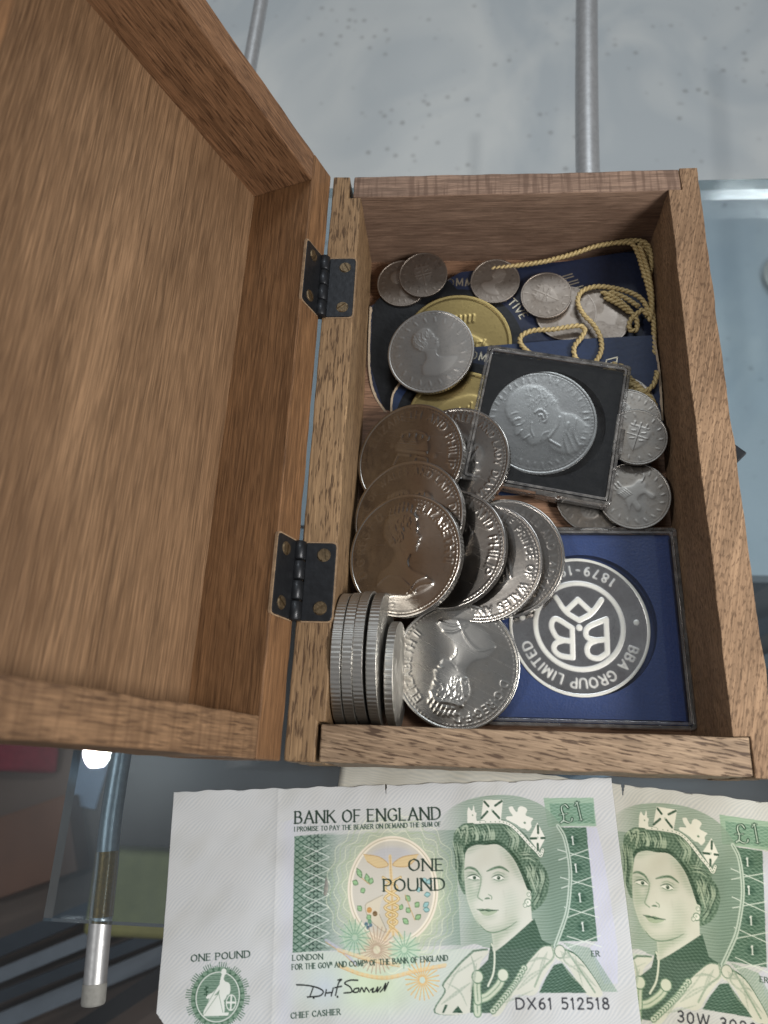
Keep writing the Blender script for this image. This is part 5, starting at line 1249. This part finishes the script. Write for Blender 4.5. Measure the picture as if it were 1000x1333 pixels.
    x, y = NOTE['erm2'][0]; r.ell(x + .7, y + .9, 1.6, 1.7, (110, 138, 118)); r.ell(x + .7, y + .9, 1.35, 1.45, pale)
    for k in ('tass', 'tass2'): r.line(NOTE[k], 2.3, (120, 150, 124)); r.line(NOTE[k], 1.7, (196, 208, 186)); r.line(NOTE[k], .25, (120, 150, 124), .8)
    for k in ('tass', 'tass2'):
        x, y = NOTE[k][0]; r.ell(x, y, 1.7, 1.7, (104, 136, 112)); r.ell(x, y, 1.4, 1.4, (206, 214, 196))
    r.line(NOTE['piping'], .75, (92, 122, 102)); r.line(NOTE['piping'], .5, (214, 220, 204))
    ch = catmull(NOTE['chain'], 8)
    for k, p in enumerate(ch[::2]): r.ell(p[0], p[1], .95, .8, (110, 140, 116)); r.ell(p[0], p[1], .7, .55, (196, 208, 190)); r.ell(p[0], p[1], .25, .2, (90, 120, 98))
    # soft folds in fur and mantle
    for k in ('erm1', 'erm2', 'mantle'):
        P_ = NOTE[k]; mx, my = np.mean(P_, 0)
        for j in range(9):
            q = random.Random(j * 3 + len(k)); a_ = P_[(j * 2) % len(P_)]; b_ = P_[(j * 2 + 3) % len(P_)]
            p1 = (a_[0] * .8 + mx * .2, a_[1] * .8 + my * .2); p3 = (b_[0] * .75 + mx * .25, b_[1] * .75 + my * .25); p2 = ((p1[0] + p3[0]) / 2 + q.uniform(-.8, .8), (p1[1] + p3[1]) / 2 + q.uniform(-.8, .8))
            r.line([p1, p2, p3], .5, (158, 174, 158), .45, taper=True)
    # head
    hair = NOTE['hair']; r.smooth(hair, (80, 110, 90))
    r.smooth(hair, (128, 154, 132), .6, lambda x, y: .5 + .5 * np.sin((x * 1.1 + 1.2 * np.sin(y * .8)) * 5.0))
    q = random.Random(5)
    for k, p in enumerate(NOTE['hl']):
        for j in range(7):
            ox, oy, sc2 = q.uniform(-1.3, 1.3), q.uniform(-.9, .9), q.uniform(.7, 1.1)
            m0 = p[len(p) // 2]
            pts = [(m0[0] + (x - m0[0]) * sc2 + ox, m0[1] + (y - m0[1]) * sc2 + oy) for x, y in p]
            if j % 2: r.line(pts, q.uniform(.2, .42), (48, 76, 60), .6, taper=True)
            else: r.line(pts, q.uniform(.25, .6), (172, 192, 168), .6, taper=True)
    hl = NOTE['hl']; fp = NOTE['face']
    r.line([(x, y - .5) for x, y in fp[0:6]], 1.3, (50, 80, 62), .45); r.line([(x + .6, y) for x, y in fp[5:10]], 1.2, (44, 74, 56), .5)
    for k in (2, 3, 4, 5, 6): x, y = hl[k][1]; r.ell(x, y - .3, 1.7, 1.0, (176, 196, 170), .5, soft=.9)
    for k in (9, 11, 12): x, y = hl[k][1]; r.ell(x, y, .9, 1.5, (170, 190, 164), .45, soft=.9)
    for k in (13, 14, 16): x, y = hl[k][1]; r.ell(x, y, 1.0, 2.2, (46, 74, 58), .5, soft=.9)
    r.fill(catmull(NOTE['face'] + NOTE['face'][:1], 4), (207, 210, 199))
    r.soft(NOTE['cheek'], (160, 180, 158), .95, .7, lambda x, y: .7 + .3 * np.sin((y + .18 * x) * 2 * math.pi / .70)); r.soft(NOTE['neckshade'], (156, 176, 154), .9, .6, lambda x, y: .7 + .3 * np.sin((y + .18 * x) * 2 * math.pi / .70))
    hatch = lambda x, y: .68 + .32 * np.sin((y + .18 * x) * 2 * math.pi / .70)
    f0, f1 = NOTE['iris']
    sh = (152, 172, 152)
    r.soft([(f0[0] - 2.2, f0[1] - 1.8), (f0[0] + 1.9, f0[1] - 1.2), (f0[0] + 1.6, f0[1] + .9), (f0[0] - 1.6, f0[1] + 1.3)], sh, .75, .5, hatch)
    r.soft([(f1[0] - 1.9, f1[1] - 1.0), (f1[0] + 2.2, f1[1] - 1.2), (f1[0] + 2.3, f1[1] + .9), (f1[0] - 1.6, f1[1] + 1.3)], sh, .62, .5, hatch)
    n0 = NOTE['nose']; r.soft([n0[0], n0[1], n0[2], n0[3], n0[5], (n0[3][0] - 1.0, n0[3][1] - .6), (n0[2][0] - .9, n0[2][1]), (n0[0][0] - .9, n0[0][1] + 1)], sh, .9, .4, hatch)
    l0 = NOTE['lolip']; r.soft([(x, y + 1.0) for x, y in l0], sh, .6, .45, hatch)
    fc_ = NOTE['face']; r.soft([fc_[4], fc_[5], fc_[6], fc_[7], fc_[8], (fc_[7][0] - 1.6, fc_[7][1] + .5), (fc_[6][0] - 1.4, fc_[6][1] + .8), (fc_[5][0] - .8, fc_[5][1] + 1.2)], sh, .85, .7, hatch)
    r.soft([fc_[0], fc_[1], fc_[2], fc_[3], (fc_[2][0], fc_[2][1] + 1.0), (fc_[1][0] + .8, fc_[1][1] + 1.2)], sh, .7, .5, hatch)
    j0 = NOTE['jaw']; r.soft(list(j0) + [(x - .3, y - 1.3) for x, y in j0[::-1]], sh, .65, .7, hatch)
    r.soft([(f1[0] + 1.5, f1[1] + 4), (f1[0] + 4, f1[1] + 3), (f1[0] + 5, f1[1] + 9), (f1[0] + 1, f1[1] + 12)], sh, .42, 1.1, hatch)
    r.line(NOTE['jaw'], .34, (118, 144, 122), taper=True)
    for k in ('brow1', 'brow2'): r.line(NOTE[k], .75, (138, 160, 138), .9, taper=True); r.line(NOTE[k], .4, (100, 128, 106), .9, taper=True)
    for k in ('crease1', 'crease2'): r.line(NOTE[k], .25, (150, 170, 148), taper=True)
    for k in ('lid1', 'lid2'): 
        p = NOTE[k]; lw = NOTE['low' + k[-1]]; r.smooth(p + lw[::-1], (232, 234, 226)); 
    for x, y in NOTE['iris']: r.ell(x, y + .05, .52, .50, (88, 118, 96)); r.ell(x, y + .05, .26, .26, (30, 50, 40)); r.ell(x - .15, y - .12, .1, .1, (235, 238, 230))
    for k in ('lid1', 'lid2'): r.line(NOTE[k], .32, (76, 104, 84), taper=True)
    for k in ('low1', 'low2'): r.line(NOTE[k], .2, (120, 146, 124))
    r.line(NOTE['nose'], .34, (140, 162, 140), .9); r.line(NOTE['nost'], .42, (92, 120, 98), taper=True); r.line(NOTE['wing'], .26, (140, 162, 140))
    r.smooth(NOTE['uplip'], (120, 146, 120)); r.smooth(NOTE['lolip'], (166, 184, 158)); r.line(NOTE['mouth'], .3, (52, 82, 64), taper=True)
    r.smooth(NOTE['ear'], (206, 212, 198)); x, y = NOTE['earring'][0]
    for (x, y), q in zip(NOTE['earring'], (1.05, .6, .6)): r.ell(x, y, q, q, (110, 138, 116)); r.ell(x, y, q * .75, q * .75, (226, 228, 218)); r.ell(x - .1, y - .1, q * .3, q * .3, (170, 188, 168))
    # tiara
    pl = (229, 231, 222)
    r.line(NOTE['band'], 1.15, (70, 102, 82)); r.line(NOTE['band'], .85, pl)
    for p in catmull(NOTE['band'], 6)[::2]: r.ell(p[0], p[1], .17, .17, (120, 148, 126))
    for k in ('fl1', 'fl2'):
        r.smooth(NOTE[k], pl)
    x = NOTE['fl2'][11]; r.ell(x[0] - 1.9, x[1] - 1.1, .35, .3, (110, 138, 116)); r.ell(x[0] - 2.2, x[1] + .6, .22, .2, (150, 172, 152))
    x = NOTE['fl1'][4]; r.ell(x[0], x[1] + 1.3, .22, .25, (140, 162, 142))
    for k, mk in (('cross', 'crossm'), ('dia', 'diam')):
        r.fill(NOTE[k], pl)
        for p in NOTE[mk]: r.line(p, .62, (66, 96, 78), 1, False)
        x, y = np.mean(NOTE[k], 0); r.ell(x, y, .3, .3, (180, 194, 180))
    # Britannia roundel
    x, y = NOTE['rb'][0]; q = NOTE['rbr']; ax, ay, bx, by = q[0][0] - x, y - q[1][1], q[2][0] - x, y - q[3][1]
    for k in range(84):
        a = 2 * math.pi * k / 84; c, s_ = math.cos(a), math.sin(a); o = 1.0 if k % 7 < 4 else .9
        r.seg((x + ax * c, y + ay * s_), (x + bx * o * c, y + by * o * s_), .24, (74, 112, 90), .9)
    r.ell(x, y, ax * 1.20, ay * 1.18, (82, 118, 96)); 
    for k in range(26):
        a = 2 * math.pi * k / 26; r.ell(x + ax * 1.13 * math.cos(a), y + ay * 1.12 * math.sin(a), .6, .6, (128, 158, 138), .8)
    r.ell(x, y, ax, ay, (216, 224, 218)); r.ell(x, y, ax * .95, ay * .955, (92, 128, 106), 1, mod=lambda X_, Y_: .85 + .15 * np.sin(Y_ * 12) + 0 * X_)
    b = NOTE['brit']; r.smooth(b[0], (222, 228, 222)); r.line(b[1], .9, (222, 228, 222)); r.line(b[2], .8, (222, 228, 222))
    for i, j in ((7, 10), (8, 11), (6, 10)): r.seg(b[0][i], b[0][j], .16, (110, 142, 122), .8)
    x0, y0 = b[0][0]; r.ell(x0 + .65, y0 - .7, .75, .9, (222, 228, 222))
    s0 = NOTE['shield']; sx, sy, sa, sb = s0[0][0], s0[0][1], abs(s0[1][0] - s0[0][0]), abs(s0[2][1] - s0[0][1])
    r.ell(sx, sy, sa, sb, (222, 228, 222)); r.ell(sx, sy, sa * .82, sb * .85, (100, 134, 114)); r.seg((sx, sy - sb * .8), (sx, sy + sb * .8), .5, (222, 228, 222)); r.seg((sx - sa * .8, sy), (sx + sa * .8, sy), .5, (222, 228, 222))
    r.fill([(x - ax * .6, y + ay * .66), (x + ax * .55, y + ay * .62), (x + ax * .5, y + ay * .74), (x - ax * .6, y + ay * .76)], (222, 228, 222))
    r.line([(b[1][0][0] - .3, b[1][0][1] - .3), (b[1][0][0] - .6, b[1][0][1] - 2.6)], .3, (50, 84, 64)); 
    for k in range(4): r.ell(b[1][0][0] - .5 + (.35 if k % 2 else -.35), b[1][0][1] - .7 - k * .55, .3, .22, (50, 84, 64))
    # engraved line work over every printed tone, then handling wear
    lum = r.img.mean(-1); dkm = np.clip((205 - lum) / 90, 0, 1)
    l1 = np.sin((Y + .10 * X + .25 * np.sin(X * .6)) * 2 * math.pi / .80); l2 = np.sin((X * .7 - Y * .7 + .2 * np.sin(Y)) * 2 * math.pi / .95)
    r.img += (dkm * (l1 * 13 + l2 * 8 * (lum < 120)))[..., None].astype(np.float32)
    blot = (np.sin(X * .21 + 1.7 * np.sin(Y * .17)) + np.sin(Y * .33 + 1.3 * np.sin(X * .11) + 2) + .6 * np.sin(X * .7 + Y * .5)) / 2.6
    r.img -= (np.clip(blot, 0, 1) * 9)[..., None] * np.array([.8, .9, 1.2], np.float32)
    for fx in (33.2, 66.6, 100.4): r.img -= (7 * np.exp(-np.abs(X + .25 * np.sin(Y * .7) - fx) / .22) * (.5 + .5 * np.sin(Y * 1.3 + fx)))[..., None] + 0 * Y[..., None]
    gl_ = r.img.mean(-1, keepdims=True); r.img[...] = r.img * .84 + gl_ * .16
    # lettering
    for txt, a, bb, hh in NOTE['text']:
        if txt.startswith('DX'): txt = serial
        big = hh > 2.5 and txt[0] not in 'D3'
        num = txt == serial
        gap, sp = (.34, .62) if num else (.26, .42)
        _, tot = layout(txt, gap, sp)
        dx, dy = (bb[0] - a[0]), (bb[1] - a[1]); L = math.hypot(dx, dy); su = L / tot
        ux, uy = dx / L, dy / L
        if num: su = min(su, hh * 1.25)
        f = lambda u, v: (a[0] + ux * u * su + uy * v * hh, a[1] + uy * u * su - ux * v * hh)
        if num:
            sg, _ = text_strokes(txt, f, gap, sp, .17, .9); r.segs(sg, hh, (58, 60, 66))
        elif txt == '£1':
            sg, _ = text_strokes(txt, f, gap, sp, .19, .4, .12); r.segs(sg, hh, (38, 66, 52)); r.segs([(p, q, w * .35) for p, q, w in sg], hh, (196, 212, 200), .9)
        else:
            sg, _ = text_strokes(txt, f, gap, sp, .175 if big else .21, .38, .11); r.segs(sg, hh, (46, 62, 54) if big else (52, 74, 64))
        if txt.startswith('FOR'):
            for pre, ch in (('FOR THE GOV ', 'R'), ('FOR THE GOV  AND COMP ', 'A')):
                u0 = layout(pre.strip() , gap, sp)[1] + pre.strip().count('  ') * 0 + .16
                sg, _ = text_strokes(ch, lambda u, v: f(u0 + u * .55, .48 + v * .52), gap, sp, .15, .4, .06); r.segs(sg, hh, (52, 74, 64))
    for k, p in enumerate(NOTE['sig']): r.line(p, .34, (28, 32, 32))
    for i in (0, 3): 
        q = NOTE['sig'][i][-1]; r.ell(q[0] + 1.8, q[1] + .2, .28, .28, (28, 32, 32))
    return r

def srgb2lin(c):
    c = np.clip(c / 255.0, 0, 1)
    return np.where(c <= .04045, c / 12.92, ((c + .055) / 1.055) ** 2.4)

def paper_mat(name, tint, grime):
    m, nt, bs = new_mat(name); L = nt.links.new
    at = N(nt, 'ShaderNodeAttribute', attribute_name='print')
    tc = N(nt, 'ShaderNodeTexCoord')
    n = N(nt, 'ShaderNodeTexNoise'); n.inputs['Scale'].default_value = 60; n.inputs['Detail'].default_value = 6; L(tc.outputs['Object'], n.inputs['Vector'])
    n2 = N(nt, 'ShaderNodeTexNoise'); n2.inputs['Scale'].default_value = 2500; L(tc.outputs['Object'], n2.inputs['Vector'])
    c = mixc(nt, 1.0, at.outputs['Color'], tint, 'MULTIPLY')
    c = mixc(nt, ramp(nt, n.outputs[0], [(0.4, 0), (0.75, grime)]), c, (0.42, 0.36, 0.26), 'MULTIPLY')
    L(c, bs.inputs['Base Color']); bs.inputs['Roughness'].default_value = 0.78; bs.inputs['Specular IOR Level'].default_value = 0.2
    b = N(nt, 'ShaderNodeBump'); b.inputs['Strength'].default_value = .25; b.inputs['Distance'].default_value = .00008
    L(n2.outputs[0], b.inputs['Height']); L(b.outputs[0], bs.inputs['Normal'])
    return m

def banknote(label, serial, org, ang, zfun, mat, fine_from, corner=None, nick=None):
    r = draw_note(serial)
    im = r.img.reshape(r.ny // 2, 2, r.nx // 2, 2, 3).mean((1, 3)); ny, nx = im.shape[:2]
    colv = srgb2lin(im)
    cut = int(fine_from / NW * nx)
    ci = np.array(sorted(set(list(range(0, cut, 12)) + list(range(cut, nx)) + [nx - 1]))); ri = np.arange(ny)
    xs = (ci + .5) / nx * NW; ys = (ri + .5) / ny * NH
    Xg, Yg = np.meshgrid(xs, ys)
    c, s = math.cos(ang), math.sin(ang)
    wob = .12 * np.sin(Xg * .9 + 1.3) * (Yg < .3) + .15 * np.sin(Xg * .37) * (Yg < .3)
    Yl = Yg + wob
    WX = org[0] + Xg * c + Yl * s; WY = org[1] + Xg * s - Yl * c
    WZ = zfun(Xg, Yg)
    V = np.stack([WX, WY, WZ], -1).reshape(-1, 3)
    m, n = len(ri), len(ci); idx = np.arange(m * n).reshape(m, n)
    keep = np.ones((m - 1, n - 1), bool)
    if corner is not None: keep &= ~corner(Xg[:-1, :-1], Yg[:-1, :-1])
    Q = np.stack([idx[:-1, :-1], idx[1:, :-1], idx[1:, 1:], idx[:-1, 1:]], -1)[keep]
    pc = np.concatenate([colv[ri][:, ci].reshape(-1, 3), np.ones((m * n, 1))], 1)
    o = link('banknote', np_mesh('banknote', V, Q, True, {'print': ('FLOAT_COLOR', pc)}), mat)
    o.modifiers.new('paper', 'SOLIDIFY').thickness = 0.00009
    return tag(o, label, 'banknote', 'one pound notes')

def z_top(x, y):
    lift = .42 * np.clip((x - 48) / 10, 0, 1)
    crease = .30 * np.exp(-np.abs(x - 33.0) / 1.6) + .18 * np.exp(-np.abs(x - 66) / 3) + .2 * np.exp(-np.abs(y - 34) / 2.5)
    curl = 1.1 * np.clip((14 - x) / 14, 0, 1) ** 2 * np.clip((y - 40) / 20, 0, 1) + .5 * np.clip((4 - y) / 4, 0, 1) ** 2 * (.5 + .5 * np.sin(x * .16))
    return .22 + lift + crease + curl + .16 * np.sin(x * .13 + 1) * np.sin(y * .16)
def z_low(x, y):
    return .13 + .05 * np.sin(x * .2) * np.sin(y * .23) + .10 * np.exp(-np.abs(x - 66) / 3)
cornerfn = lambda x, y: (x * 1.2 + (NH - y) < 9.0) | ((np.abs(x - 66.4) < .30 - .11 * y) & (y < 2.6))
banknote('crisp green one pound note lying uppermost in front of the box', 'DX61 512518', (-42.71, -8.95), 0.0638, z_top, paper_mat('note_paper', (1, 1, 1), .10), 0.0, cornerfn)
nick2 = lambda x, y: (np.abs(x - 86.0) < .55 - .16 * y) & (y < 3.4)
banknote('yellowed green one pound note, half covered by the crisper one', '30W 302095', (9.6, 5.0), math.radians(-4.7), z_low, paper_mat('old_note_paper', (0.90, 0.87, 0.77), .30), 70.0, nick2)
